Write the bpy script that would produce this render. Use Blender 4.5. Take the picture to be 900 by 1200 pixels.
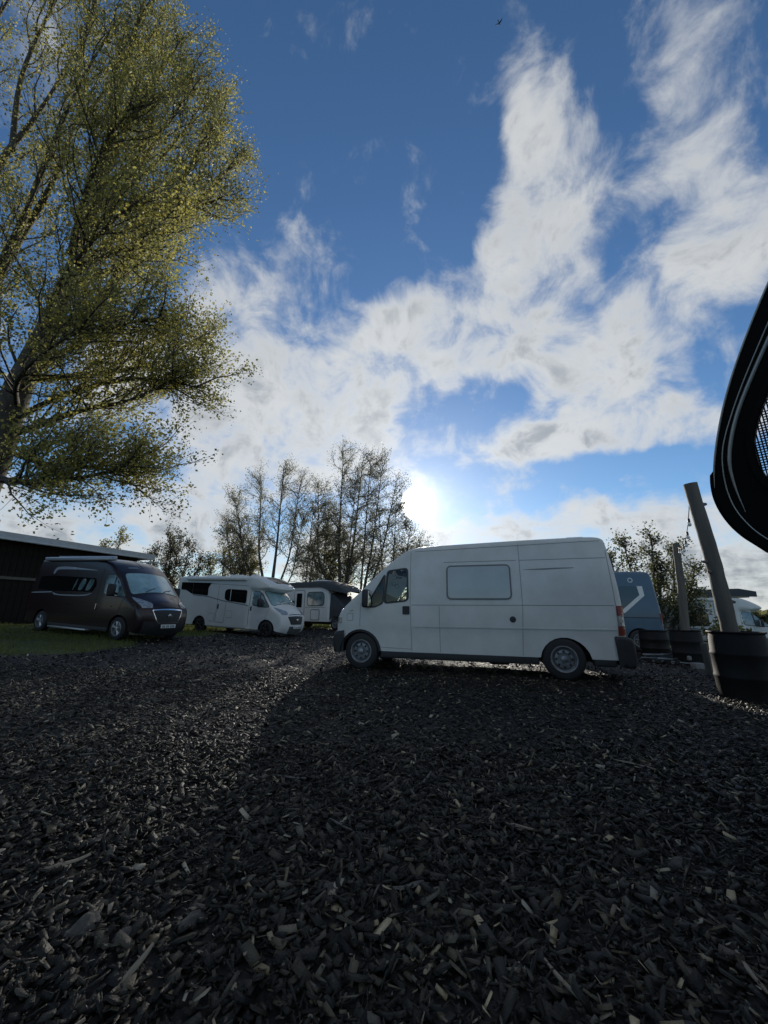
import bpy, bmesh, math, random
import numpy as np
from mathutils import Vector, Matrix, noise as mnoise
from mathutils.geometry import delaunay_2d_cdt
R = math.radians
PI = math.pi
random.seed(7)
rng = np.random.default_rng(7)
for o in list(bpy.data.objects):
    bpy.data.objects.remove(o)
scn = bpy.context.scene
col = scn.collection

# ------------------------------------------------------------------ camera
cam_d = bpy.data.cameras.new('camera')
cam_d.sensor_fit = 'HORIZONTAL'
cam_d.sensor_width = 36
cam_d.lens = 18
cam_d.clip_start = .05
cam_d.clip_end = 3000
cam = bpy.data.objects.new('camera', cam_d)
col.objects.link(cam)
cam.matrix_world = (Matrix.Translation((0, 0, 1.08)) @ Matrix.Rotation(R(90 + 14.63), 4, 'X')
                    @ Matrix.Rotation(R(.8), 4, 'Z'))
scn.camera = cam

# ------------------------------------------------------------------ light
SUN_AZ, SUN_EL = R(5.3), R(15.9)          # azimuth from +Y towards +X
sun_dir = Vector((math.sin(SUN_AZ) * math.cos(SUN_EL), math.cos(SUN_AZ) * math.cos(SUN_EL), math.sin(SUN_EL)))
sl = bpy.data.lights.new('sun', 'SUN')
sl.energy = 4.9
sl.angle = R(.6)
sl.color = (1.0, .93, .82)
so = bpy.data.objects.new('sun', sl)
col.objects.link(so)
so.rotation_euler = sun_dir.to_track_quat('Z', 'Y').to_euler()

scn.view_settings.view_transform = 'Standard'
scn.view_settings.look = 'None'
scn.view_settings.exposure = 0.0
scn.view_settings.gamma = 1.0
scn.view_settings.use_curve_mapping = False

world = bpy.data.worlds.new('World')
scn.world = world
world.use_nodes = True


def build_world():
    nt = world.node_tree
    nt.nodes.clear()
    N = nt.nodes.new
    L = nt.links.new

    def put(s, v):
        if isinstance(v, (int, float)):
            s.default_value = v
        elif isinstance(v, (tuple, list)):
            s.default_value = v
        else:
            L(v, s)

    def m(op, a, b=None, c=None, clamp=False):
        n = N('ShaderNodeMath')
        n.operation = op
        n.use_clamp = clamp
        for i, v in enumerate((a, b, c)):
            if v is not None:
                put(n.inputs[i], v)
        return n.outputs[0]

    def vm(op, a, b=None):
        n = N('ShaderNodeVectorMath')
        n.operation = op
        put(n.inputs[0], a)
        if b is not None:
            if op == 'SCALE':
                put(n.inputs[3], b)
            else:
                put(n.inputs[1], b)
        return n

    def noise(vec, scale, detail=4, rough=.5, dist=0.):
        n = N('ShaderNodeTexNoise')
        L(vec, n.inputs['Vector'])
        n.inputs['Scale'].default_value = scale
        n.inputs['Detail'].default_value = detail
        n.inputs['Roughness'].default_value = rough
        n.inputs['Distortion'].default_value = dist
        return n

    def smooth(x, a, b):
        n = N('ShaderNodeMapRange')
        n.interpolation_type = 'SMOOTHSTEP'
        put(n.inputs[0], x)
        n.inputs[1].default_value = a
        n.inputs[2].default_value = b
        return n.outputs[0]

    def mixc(f, a, b):
        n = N('ShaderNodeMix')
        n.data_type = 'RGBA'
        put(n.inputs[0], f)
        put(n.inputs[6], a)
        put(n.inputs[7], b)
        return n.outputs[2]

    tc = N('ShaderNodeTexCoord')
    d = vm('NORMALIZE', tc.outputs['Generated']).outputs[0]
    sep = N('ShaderNodeSeparateXYZ')
    L(d, sep.inputs[0])
    x, y, z = sep.outputs
    az = m('ARCTAN2', x, y)
    el = m('ARCSINE', z)
    zc = m('ADD', m('MAXIMUM', z, 0.0), .16)
    pl = N('ShaderNodeCombineXYZ')                      # cloud layer seen in perspective
    L(m('DIVIDE', x, zc), pl.inputs[0])
    L(m('DIVIDE', y, zc), pl.inputs[1])
    plane = pl.outputs[0]
    ae = N('ShaderNodeCombineXYZ')
    L(az, ae.inputs[0])
    L(el, ae.inputs[1])
    wn = noise(d, 4.5, 3, .55)
    warp = vm('SCALE', vm('SUBTRACT', wn.outputs['Color'], (.5, .5, .5)).outputs[0], .20).outputs[0]
    aew = vm('ADD', ae.outputs[0], warp).outputs[0]
    # cloud banks: azimuth, elevation, half width, half height (degrees), turn, weight
    banks = [(-22, 42, 12, 7, 20, .8), (-26, 35, 9, 5, 0, .6), (-23, 27.5, 17, 8, 10, 1.15), (-11, 32, 14, 7, 15, 1.0), (2, 37, 15, 6, 12, 1.0),
             (15, 39, 14, 6, 5, 1.0), (27, 42, 9, 9, 0, 1.1), (29.5, 50, 8, 8, 20, 1.0), (31.5, 34, 8, 6, -20, .9), (33, 27, 8, 5, -20, .8),
             (28.5, 62, 7, 8, 0, .55), (25, 56, 3, 5, 0, .5), (46.5, 55, 8, 13, -25, .56), (46, 47, 7, 9, -25, .52),
             (44, 36.5, 9, 5, 25, .95), (51, 37, 9, 4, 25, .9), (20, 24.5, 14, 2.6, 0, .95), (34, 23.4, 12, 3, -3, .95), (41, 21.5, 8, 2.4, 0, .8),
             (19.5, 20, 3, 3, 0, .75), (26, 17, 2, 1.4, 0, .7), (43.4, 28.7, 4, 2.4, 0, .6), (18, 12.5, 14, 3.2, -4, 1.15), (36, 10.5, 11, 5, -8, 1.1),
             (43, 5.5, 12, 4.5, 0, 1.15), (-36, 11, 12, 5, 0, 1.1), (-27, 13, 6, 5, 0, .8), (-44, 7, 12, 5, 0, 1.1), (-15, 24, 13, 7, 0, .95),
             (-4, 29, 11, 6, 0, .8), (-7, 22, 10, 5, 0, .7), (-22, 19, 11, 5, 0, .75), (-42, 26, 9, 6, 0, .6), (-10, 8, 12, 6, 0, .8), (6, 20.5, 8, 3, 0, .5), (27, 6, 14, 4, 0, .8)]
    C = None
    for (a, e, w, h, rot, wt) in banks:
        mp = N('ShaderNodeMapping')
        mp.vector_type = 'TEXTURE'
        L(aew, mp.inputs['Vector'])
        mp.inputs['Location'].default_value = (R(a), R(e), 0)
        mp.inputs['Rotation'].default_value = (0, 0, R(rot))
        mp.inputs['Scale'].default_value = (R(w * 1.5), R(h * 1.5), 1)
        g = N('ShaderNodeTexGradient')
        g.gradient_type = 'SPHERICAL'
        L(mp.outputs[0], g.inputs[0])
        C = m('MULTIPLY_ADD', g.outputs['Fac'], wt, C if C is not None else 0.0)
    C = m('ADD', C, m('MULTIPLY', m('SUBTRACT', 1.0, smooth(el, R(3), R(13))), .6))
    C = m('MINIMUM', C, .95)
    # the rest of the sky dome carries the same kind of broken cloud
    out = smooth(m('ABSOLUTE', az), R(56), R(75))
    big = noise(plane, .55, 4, .5).outputs['Fac']
    C = m('ADD', m('MULTIPLY', C, m('SUBTRACT', 1.0, out)), m('MULTIPLY', m('MULTIPLY', smooth(big, .35, .7), .9), out))
    n1 = noise(plane, 2.1, 8, .60, .35).outputs['Fac']
    n2 = noise(d, 9.0, 9, .62, .45).outputs['Fac']
    nn = m('ADD', m('MULTIPLY', n1, .45), m('MULTIPLY', n2, .55))
    raw = m('ADD', m('MULTIPLY', C, .72), m('MULTIPLY', m('SUBTRACT', nn, .5), 3.0))
    dens = smooth(raw, .12, .80)
    thick = smooth(raw, .55, 1.15)
    # angle to the sun
    dt = vm('DOT_PRODUCT', d, tuple(sun_dir)).outputs['Value']
    ang = m('ARCCOSINE', m('MINIMUM', dt, 1.0))
    ex = lambda k: m('EXPONENT', m('MULTIPLY', ang, -1.0 / R(k)))
    # clear sky
    sky = N('ShaderNodeTexSky')
    sky.sky_type = 'NISHITA'
    sky.sun_disc = False
    sky.sun_elevation = SUN_EL
    sky.sun_rotation = SUN_AZ
    sky.air_density = 1.0
    sky.dust_density = .15
    sky.ozone_density = 4.0
    hs = N('ShaderNodeHueSaturation')
    hs.inputs['Saturation'].default_value = 1.06
    L(sky.outputs[0], hs.inputs['Color'])
    sk = vm('SCALE', hs.outputs[0], SKY_K).outputs[0]
    # clouds: sunlit thin parts white, thick parts greyer, brighter towards the sun
    n3 = noise(plane, 3.1, 6, .55).outputs['Fac']
    n4 = noise(vm('ADD', d, (.03, 0, .045)).outputs[0], 8.5, 6, .55, .3).outputs['Fac']
    relief = smooth(m('SUBTRACT', n2, n4), -.16, .16)
    shade = m('MULTIPLY', thick, smooth(m('ADD', m('MULTIPLY', n3, .6), m('MULTIPLY', relief, .4)), .28, .72))
    low = m('SUBTRACT', 1.0, smooth(el, R(8), R(30)))
    ccol = mixc(m('MULTIPLY', shade, m('ADD', .72, m('MULTIPLY', low, .28))), (.68, .70, .71, 1), (.27, .30, .335, 1))
    lit = m('ADD', .92, m('ADD', m('MULTIPLY', ex(16), .40), m('MULTIPLY', ex(5), .35)))
    cc = vm('SCALE', ccol, lit).outputs[0]
    base = mixc(m('MULTIPLY', dens, .93), sk, cc)
    # the sun itself and its aureole in the thin cloud round it
    core = m('MULTIPLY', m('SUBTRACT', 1.0, smooth(ang, R(1.5), R(2.7))), 30.0)
    aur = m('ADD', core, m('ADD', m('MULTIPLY', ex(1.5), 1.6), m('MULTIPLY', ex(7), .17)))
    glow = vm('SCALE', (1.0, .955, .87), aur).outputs[0]
    tot = vm('ADD', base, glow).outputs[0]
    bg = N('ShaderNodeBackground')
    L(tot, bg.inputs[0])
    bg.inputs[1].default_value = 1.0
    o = N('ShaderNodeOutputWorld')
    L(bg.outputs[0], o.inputs[0])


SKY_K = .125
build_world()
world.cycles.sampling_method = 'MANUAL'
world.cycles.sample_map_resolution = 512

# ------------------------------------------------------------------ materials
MATS = {}


def mat(name, c, rough=.5, metal=0., spec=.5, var=.0, vscale=6., bump=0., bscale=40., coat=0., c2=None, trans=0., stretch=None, rvar=0.):
    """Principled material with noise variation between c and c2 (or c darkened by var)."""
    if name in MATS:
        return MATS[name]
    mt = bpy.data.materials.new(name)
    mt.use_nodes = True
    nt = mt.node_tree
    b = nt.nodes['Principled BSDF']
    b.inputs['Base Color'].default_value = (*c, 1)
    b.inputs['Roughness'].default_value = rough
    b.inputs['Metallic'].default_value = metal
    b.inputs['Specular IOR Level'].default_value = spec
    b.inputs['Coat Weight'].default_value = coat
    b.inputs['Coat Roughness'].default_value = .06
    tc = nt.nodes.new('ShaderNodeTexCoord')
    vec = tc.outputs['Object']
    if stretch:
        mp = nt.nodes.new('ShaderNodeMapping')
        mp.inputs['Scale'].default_value = stretch
        nt.links.new(vec, mp.inputs[0])
        vec = mp.outputs[0]
    if var or c2:
        n = nt.nodes.new('ShaderNodeTexNoise')
        n.inputs['Scale'].default_value = vscale
        n.inputs['Detail'].default_value = 7
        n.inputs['Roughness'].default_value = .62
        nt.links.new(vec, n.inputs['Vector'])
        rp = nt.nodes.new('ShaderNodeValToRGB')
        rp.color_ramp.elements[0].position = .32
        rp.color_ramp.elements[1].position = .68
        cc = c2 if c2 else tuple(v * (1 - var) for v in c)
        rp.color_ramp.elements[0].color = (*cc, 1)
        rp.color_ramp.elements[1].color = (*c, 1)
        nt.links.new(n.outputs['Fac'], rp.inputs[0])
        nt.links.new(rp.outputs[0], b.inputs['Base Color'])
        if rvar:
            mr = nt.nodes.new('ShaderNodeMapRange')
            mr.inputs[3].default_value = rough + rvar
            mr.inputs[4].default_value = rough
            nt.links.new(n.outputs['Fac'], mr.inputs[0])
            nt.links.new(mr.outputs[0], b.inputs['Roughness'])
    if bump:
        n2 = nt.nodes.new('ShaderNodeTexNoise')
        n2.inputs['Scale'].default_value = bscale
        n2.inputs['Detail'].default_value = 5
        nt.links.new(vec, n2.inputs['Vector'])
        bp = nt.nodes.new('ShaderNodeBump')
        bp.inputs['Strength'].default_value = bump
        bp.inputs['Distance'].default_value = .02
        nt.links.new(n2.outputs['Fac'], bp.inputs['Height'])
        nt.links.new(bp.outputs[0], b.inputs['Normal'])
    if trans:
        tr = nt.nodes.new('ShaderNodeBsdfTranslucent')
        src = b.inputs['Base Color']
        if src.links:
            nt.links.new(src.links[0].from_socket, tr.inputs[0])
        else:
            tr.inputs[0].default_value = (*c, 1)
        mx = nt.nodes.new('ShaderNodeMixShader')
        mx.inputs[0].default_value = trans
        nt.links.new(b.outputs[0], mx.inputs[1])
        nt.links.new(tr.outputs[0], mx.inputs[2])
        nt.links.new(mx.outputs[0], nt.nodes['Material Output'].inputs[0])
    MATS[name] = mt
    return mt


def attr_mat(name, rough, spec, attr='tint', trans=0., bump=0., gain=1.0, coat=0.):
    """Base colour from a colour attribute carried by each piece."""
    mt = bpy.data.materials.new(name)
    mt.use_nodes = True
    nt = mt.node_tree
    b = nt.nodes['Principled BSDF']
    a = nt.nodes.new('ShaderNodeAttribute')
    a.attribute_name = attr
    nt.links.new(a.outputs['Color'], b.inputs['Base Color'])
    b.inputs['Roughness'].default_value = rough
    b.inputs['Specular IOR Level'].default_value = spec
    if bump:
        tc = nt.nodes.new('ShaderNodeTexCoord')
        n2 = nt.nodes.new('ShaderNodeTexNoise')
        n2.inputs['Scale'].default_value = 160
        nt.links.new(tc.outputs['Object'], n2.inputs['Vector'])
        bp = nt.nodes.new('ShaderNodeBump')
        bp.inputs['Strength'].default_value = bump
        bp.inputs['Distance'].default_value = .004
        nt.links.new(n2.outputs['Fac'], bp.inputs['Height'])
        nt.links.new(bp.outputs[0], b.inputs['Normal'])
    if trans:
        tr = nt.nodes.new('ShaderNodeBsdfTranslucent')
        nt.links.new(a.outputs['Color'], tr.inputs[0])
        mx = nt.nodes.new('ShaderNodeMixShader')
        mx.inputs[0].default_value = trans
        nt.links.new(b.outputs[0], mx.inputs[1])
        nt.links.new(tr.outputs[0], mx.inputs[2])
        nt.links.new(mx.outputs[0], nt.nodes['Material Output'].inputs[0])
    MATS[name] = mt
    return mt


def glass_mat(name, tint, gloss_rough=.02):
    mt = bpy.data.materials.new(name)
    mt.use_nodes = True
    nt = mt.node_tree
    nt.nodes.remove(nt.nodes['Principled BSDF'])
    t = nt.nodes.new('ShaderNodeBsdfTransparent')
    t.inputs[0].default_value = (*tint, 1)
    g = nt.nodes.new('ShaderNodeBsdfGlossy')
    g.inputs['Roughness'].default_value = gloss_rough
    f = nt.nodes.new('ShaderNodeFresnel')
    f.inputs[0].default_value = 1.5
    mx = nt.nodes.new('ShaderNodeMixShader')
    nt.links.new(f.outputs[0], mx.inputs[0])
    nt.links.new(t.outputs[0], mx.inputs[1])
    nt.links.new(g.outputs[0], mx.inputs[2])
    nt.links.new(mx.outputs[0], nt.nodes['Material Output'].inputs[0])
    MATS[name] = mt
    return mt


mat('van_white', (.62, .615, .575), .36, vscale=2.2, rvar=.2, coat=.15, c2=(.52, .515, .475))
mat('coach_white', (.68, .69, .67), .36, var=.12, vscale=1.5, rvar=.15, coat=.15)
mat('coach_silver', (.55, .57, .60), .3, metal=.3, coat=.3)
mat('maroon', (.016, .006, .009), .28, spec=.4, coat=.3, var=.25, vscale=2.0)
mat('blue_paint', (.045, .10, .16), .4, coat=.3, var=.2, vscale=2.0)
mat('black_paint', (.008, .008, .009), .5, spec=.3)
mat('black_plastic', (.020, .021, .022), .55, var=.3, vscale=9, bump=.15, bscale=150)
mat('underbody', (.012, .012, .012), .8, var=.3)
mat('rubber', (.017, .017, .018), .72, var=.35, vscale=12, bump=.2, bscale=60)
mat('steel', (.30, .31, .32), .42, metal=.85, var=.35, vscale=10)
mat('wheel_grey', (.26, .27, .28), .5, metal=.3, var=.5, vscale=9)
mat('alloy', (.45, .46, .48), .3, metal=.8)
mat('alloy_black', (.02, .02, .022), .3)
mat('chrome', (.72, .73, .75), .15, metal=1.)
mat('gate_black', (.006, .006, .0065), .55, spec=.06)
mat('trim_grey', (.36, .36, .34), .38, metal=.6)
mat('satin_silver', (.55, .56, .57), .3, metal=.8)
mat('dark_glass', (.006, .008, .009), .06, spec=.7)
mat('blind_glass', (.44, .46, .44), .25, coat=.35, var=.15, vscale=2.)
mat('screen_shade', (.36, .52, .55), .2, coat=.7, c2=(.18, .29, .31), vscale=2.4)
mat('cab_glass_shade', (.20, .30, .32), .1, coat=1., c2=(.06, .09, .1), vscale=3)
mat('frame_grey', (.13, .135, .135), .5)
mat('seal', (.035, .038, .038), .6)
mat('seam', (.21, .215, .21), .8)
mat('seam_dark', (.008, .006, .007), .8)
mat('lamp_red', (.17, .006, .010), .3, coat=.15)
mat('lamp_orange', (.16, .028, .014), .3, coat=.15)
mat('lamp_clear', (.30, .29, .28), .15, coat=.8, var=.3, vscale=30)
mat('head_lamp', (.42, .46, .50), .08, coat=1., c2=(.12, .13, .15), vscale=16)
mat('paper', (.75, .76, .72), .7, var=.06, vscale=5, trans=.55)
mat('print', (.10, .11, .11), .7)
mat('seat_fabric', (.05, .055, .06), .9, var=.3)
mat('dash', (.26, .265, .26), .6)
mat('plate', (.62, .63, .62), .4, var=.1, vscale=20)
mat('graphic_silver', (.34, .37, .43), .3, metal=.2, coat=.5)
mat('graphic_grey', (.10, .105, .11), .35, coat=.4)
mat('shed_wall', (.022, .018, .014), .9, spec=.2, c2=(.010, .009, .008), vscale=3, bump=.4, bscale=20)
mat('fascia', (.50, .54, .57), .55, var=.18, vscale=3)
mat('roof_felt', (.06, .06, .06), .9, var=.3)
mat('bark', (.085, .075, .058), .9, c2=(.035, .03, .025), vscale=9, bump=.6, bscale=18, stretch=(1, 1, .25))
mat('bark_far', (.10, .09, .075), .9, c2=(.05, .045, .038), vscale=6)
mat('pole_wood', (.16, .145, .12), .85, c2=(.075, .068, .058), vscale=7, bump=.5, bscale=24, stretch=(1, 1, .12))
mat('barrel', (.007, .007, .0075), .5, spec=.25, var=.35, vscale=7, rvar=.2, bump=.1, bscale=30)
mat('soil_fill', (.035, .027, .02), .95, var=.4, bump=.8, bscale=30)
mat('bulb', (.75, .75, .70), .2)
mat('stone', (.11, .10, .085), .8, spec=.3, c2=(.045, .041, .035), vscale=22, bump=.6, bscale=50)
mat('pale_wood', (.30, .245, .17), .6, c2=(.16, .125, .085), vscale=14, bump=.4, bscale=60, stretch=(.3, 2, 2))
mat('grey_wood', (.13, .118, .10), .6, c2=(.06, .055, .046), vscale=14, bump=.4, bscale=60, stretch=(.3, 2, 2))
mat('tarp', (.045, .050, .056), .55, var=.25, vscale=4, bump=.3, bscale=8)
mat('solar', (.012, .014, .022), .12, coat=.8)
mat('metal_dull', (.20, .20, .20), .45, metal=.8, var=.4)
mat('concrete', (.20, .20, .19), .8, var=.2)
mat('rust_red', (.09, .030, .022), .7, var=.3)
mat('hill', (.045, .055, .028), .95, c2=(.03, .038, .022), vscale=.05)
glass_mat('clear_glass', (.80, .86, .84))
attr_mat('chips', .52, .30, bump=.8)
attr_mat('leaf', .5, .25, trans=.55)
attr_mat('leaf_far', .5, .25, trans=.60)
attr_mat('blades', .6, .3, trans=.35)


def ground_material():
    mt = bpy.data.materials.new('ground')
    mt.use_nodes = True
    nt = mt.node_tree
    b = nt.nodes['Principled BSDF']
    tc = nt.nodes.new('ShaderNodeTexCoord')
    ob = tc.outputs['Object']

    def ns(scale, detail=6, rough=.6):
        n = nt.nodes.new('ShaderNodeTexNoise')
        n.inputs['Scale'].default_value = scale
        n.inputs['Detail'].default_value = detail
        n.inputs['Roughness'].default_value = rough
        nt.links.new(ob, n.inputs['Vector'])
        return n.outputs['Fac']

    def ramp(f, a, b_, ca, cb):
        r = nt.nodes.new('ShaderNodeValToRGB')
        r.color_ramp.elements[0].position = a
        r.color_ramp.elements[1].position = b_
        r.color_ramp.elements[0].color = (*ca, 1)
        r.color_ramp.elements[1].color = (*cb, 1)
        nt.links.new(f, r.inputs[0])
        return r.outputs[0]

    vor = nt.nodes.new('ShaderNodeTexVoronoi')
    vor.inputs['Scale'].default_value = 30
    nt.links.new(ob, vor.inputs['Vector'])
    chips = ramp(vor.outputs['Color'], .1, .95, (.004, .0035, .003), (.018, .016, .013))
    soil = ramp(ns(5), .35, .7, (.004, .0036, .0032), (.011, .0095, .0078))
    mx = nt.nodes.new('ShaderNodeMix')
    mx.data_type = 'RGBA'
    mx.inputs[0].default_value = .5
    nt.links.new(soil, mx.inputs[6])
    nt.links.new(chips, mx.inputs[7])
    grass = ramp(ns(3), .3, .7, (.03, .036, .013), (.075, .09, .028))
    at = nt.nodes.new('ShaderNodeAttribute')
    at.attribute_name = 'grassy'
    mg = nt.nodes.new('ShaderNodeMix')
    mg.data_type = 'RGBA'
    nt.links.new(at.outputs['Fac'], mg.inputs[0])
    nt.links.new(mx.outputs[2], mg.inputs[6])
    nt.links.new(grass, mg.inputs[7])
    nt.links.new(mg.outputs[2], b.inputs['Base Color'])
    b.inputs['Roughness'].default_value = .72
    b.inputs['Specular IOR Level'].default_value = .35
    v2 = nt.nodes.new('ShaderNodeTexVoronoi')
    v2.inputs['Scale'].default_value = 22
    nt.links.new(ob, v2.inputs['Vector'])
    bp = nt.nodes.new('ShaderNodeBump')
    bp.inputs['Strength'].default_value = .9
    bp.inputs['Distance'].default_value = .03
    nt.links.new(v2.outputs['Distance'], bp.inputs['Height'])
    nt.links.new(bp.outputs[0], b.inputs['Normal'])
    MATS['ground'] = mt


ground_material()


# ------------------------------------------------------------------ object helpers
def link(name, me, m=None, parent=None, kind=None):
    o = bpy.data.objects.new(name, me)
    col.objects.link(o)
    if m:
        me.materials.clear()
        me.materials.append(MATS[m])
    if parent:
        o.parent = parent
    if kind:
        o['kind'] = kind
    return o


def tag(o, label, cat, group=None):
    o['label'] = label
    o['category'] = cat
    if group:
        o['group'] = group
    return o


def thing(name, label, cat, loc=(0, 0, 0), rz=0., group=None, pitch=0.):
    o = bpy.data.objects.new(name, None)
    col.objects.link(o)
    o.empty_display_size = .2
    o.matrix_world = Matrix.Translation(loc) @ Matrix.Rotation(rz, 4, 'Z') @ Matrix.Rotation(-pitch, 4, 'Y')
    return tag(o, label, cat, group)


def smooth_by_angle(me, deg=35):
    me.polygons.foreach_set('use_smooth', [True] * len(me.polygons))
    try:
        me.set_sharp_from_angle(angle=R(deg))
    except Exception:
        pass


def raw_mesh(name, V, F, smooth=None):
    me = bpy.data.meshes.new(name)
    me.from_pydata([tuple(map(float, v)) for v in V], [], [tuple(f) for f in F])
    me.update()
    if smooth is not None:
        smooth_by_angle(me, smooth)
    return me


def np_mesh(name, V, faces_k, k, tint=None, smooth=False):
    """V (n,3); faces_k (m,k) int; quick build."""
    me = bpy.data.meshes.new(name)
    n, mF = len(V), len(faces_k)
    me.vertices.add(n)
    me.vertices.foreach_set('co', np.asarray(V, np.float32).ravel())
    me.loops.add(mF * k)
    me.loops.foreach_set('vertex_index', np.asarray(faces_k, np.int32).ravel())
    me.polygons.add(mF)
    me.polygons.foreach_set('loop_start', np.arange(0, mF * k, k, dtype=np.int32))
    me.polygons.foreach_set('loop_total', np.full(mF, k, np.int32))
    if smooth:
        me.polygons.foreach_set('use_smooth', np.ones(mF, bool))
    me.update(calc_edges=True)
    if tint is not None:
        a = me.attributes.new('tint', 'FLOAT_COLOR', 'POINT')
        c = np.ones((n, 4), np.float32)
        c[:, :3] = tint
        a.data.foreach_set('color', c.ravel())
    return me


class MB:
    """Collects shapes into one mesh."""

    def __init__(s):
        s.V, s.F = [], []

    def add(s, V, F):
        b = len(s.V)
        s.V += [tuple(v) for v in V]
        s.F += [tuple(i + b for i in f) for f in F]
        return s

    def box(s, x0, y0, z0, x1, y1, z1, bev=0.):
        bm = bmesh.new()
        bmesh.ops.create_cube(bm, size=1)
        for v in bm.verts:
            v.co = ((x0 + x1) / 2 + v.co.x * (x1 - x0), (y0 + y1) / 2 + v.co.y * (y1 - y0), (z0 + z1) / 2 + v.co.z * (z1 - z0))
        if bev:
            bmesh.ops.bevel(bm, geom=bm.edges[:], offset=bev, segments=3, profile=.5, affect='EDGES')
        bm.verts.index_update()
        s.add([v.co[:] for v in bm.verts], [[v.index for v in f.verts] for f in bm.faces])
        bm.free()
        return s

    def tube(s, pts, rad, n=8, cap=True):
        pts = [Vector(p) for p in pts]
        if not hasattr(rad, '__len__'):
            rad = [rad] * len(pts)
        V, F = [], []
        up = Vector((0, 0, 1))
        prev = None
        for i, p in enumerate(pts):
            t = (pts[min(i + 1, len(pts) - 1)] - pts[max(i - 1, 0)])
            t = t.normalized() if t.length > 1e-9 else Vector((0, 0, 1))
            if prev is None:
                a = t.orthogonal().normalized()
            else:
                a = prev - t * prev.dot(t)
                a = a.normalized() if a.length > 1e-6 else t.orthogonal().normalized()
            prev = a
            b = t.cross(a)
            for k in range(n):
                th = 2 * PI * k / n
                V.append(p + (a * math.cos(th) + b * math.sin(th)) * rad[i])
        for i in range(len(pts) - 1):
            for k in range(n):
                k2 = (k + 1) % n
                F.append((i * n + k, i * n + k2, (i + 1) * n + k2, (i + 1) * n + k))
        if cap:
            F.append(tuple(range(n))[::-1])
            F.append(tuple((len(pts) - 1) * n + k for k in range(n)))
        return s.add(V, F)

    def lathe(s, prof, n=32, axis='Z', off=(0, 0, 0)):
        """prof [(r, h)]; axis Z or Y."""
        V, F = [], []
        for (r, h) in prof:
            for k in range(n):
                th = 2 * PI * k / n
                if axis == 'Z':
                    V.append((off[0] + r * math.cos(th), off[1] + r * math.sin(th), off[2] + h))
                else:
                    V.append((off[0] + r * math.cos(th), off[1] + h, off[2] + r * math.sin(th)))
        for i in range(len(prof) - 1):
            for k in range(n):
                k2 = (k + 1) % n
                F.append((i * n + k, i * n + k2, (i + 1) * n + k2, (i + 1) * n + k))
        return s.add(V, F)

    def prism(s, poly, y0, y1):
        """polygon in x,z extruded along y."""
        n = len(poly)
        V = [(x, y0, z) for x, z in poly] + [(x, y1, z) for x, z in poly]
        F = [tuple(range(n)), tuple(range(2 * n - 1, n - 1, -1))]
        for i in range(n):
            j = (i + 1) % n
            F.append((i, i + n, j + n, j))
        return s.add(V, F)

    def build(s, name, m, parent=None, smooth=30):
        me = raw_mesh(name, s.V, s.F, None)
        bm = bmesh.new()
        bm.from_mesh(me)
        bmesh.ops.recalc_face_normals(bm, faces=bm.faces[:])
        bm.to_mesh(me)
        bm.free()
        if smooth is not None:
            smooth_by_angle(me, smooth)
        return link(name, me, m, parent)


# ---- planar panels with holes, mapped on to curved bodies
def in_poly(P, poly):
    P = np.asarray(P, float)
    poly = np.asarray(poly, float)
    x, y = P[:, 0], P[:, 1]
    c = np.zeros(len(P), bool)
    j = len(poly) - 1
    for i in range(len(poly)):
        xi, yi, xj, yj = *poly[i], *poly[j]
        if yi != yj:
            cond = ((yi > y) != (yj > y)) & (x < (xj - xi) * (y - yi) / (yj - yi) + xi)
            c ^= cond
        j = i
    return c


def dist_poly(P, line, closed=False):
    P = np.asarray(P, float)
    A = np.asarray(line, float)
    B = np.roll(A, -1, 0) if closed else A[1:]
    A = A if closed else A[:-1]
    best = np.full(len(P), 1e9)
    for a, b in zip(A, B):
        ab = b - a
        t = np.clip(((P - a) @ ab) / max(ab @ ab, 1e-12), 0, 1)
        best = np.minimum(best, np.hypot(*(P - a - t[:, None] * ab).T))
    return best


def resample(line, step, closed=False):
    A = [np.array(p, float) for p in line]
    if closed:
        A.append(A[0])
    out = []
    for a, b in zip(A[:-1], A[1:]):
        n = max(1, int(math.ceil(np.hypot(*(b - a)) / step)))
        for k in range(n):
            out.append(a + (b - a) * k / n)
    if not closed:
        out.append(A[-1])
    return np.array(out)


def chaikin(line, n=2, closed=False):
    A = [np.array(p, float) for p in line]
    for _ in range(n):
        B = []
        if not closed:
            B.append(A[0])
        m_ = len(A) if closed else len(A) - 1
        for i in range(m_):
            a, b = A[i], A[(i + 1) % len(A)]
            B += [a * .75 + b * .25, a * .25 + b * .75]
        if not closed:
            B.append(A[-1])
        A = B
    return np.array(A)


def roundpoly(pts, r, n=5):
    P = [np.array(p, float) for p in pts]
    out = []
    m_ = len(P)
    for i in range(m_):
        p, a, b = P[i], P[i - 1], P[(i + 1) % m_]
        da, db = a - p, b - p
        ra = min(r, np.hypot(*da) * .48)
        rb = min(r, np.hypot(*db) * .48)
        s, e = p + da / np.hypot(*da) * ra, p + db / np.hypot(*db) * rb
        for k in range(n + 1):
            t = k / n
            out.append((1 - t) ** 2 * s + 2 * t * (1 - t) * p + t * t * e)
    return np.array(out)


def rrect(x0, z0, x1, z1, r=.04):
    return roundpoly([(x0, z0), (x1, z0), (x1, z1), (x0, z1)], r)


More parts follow.
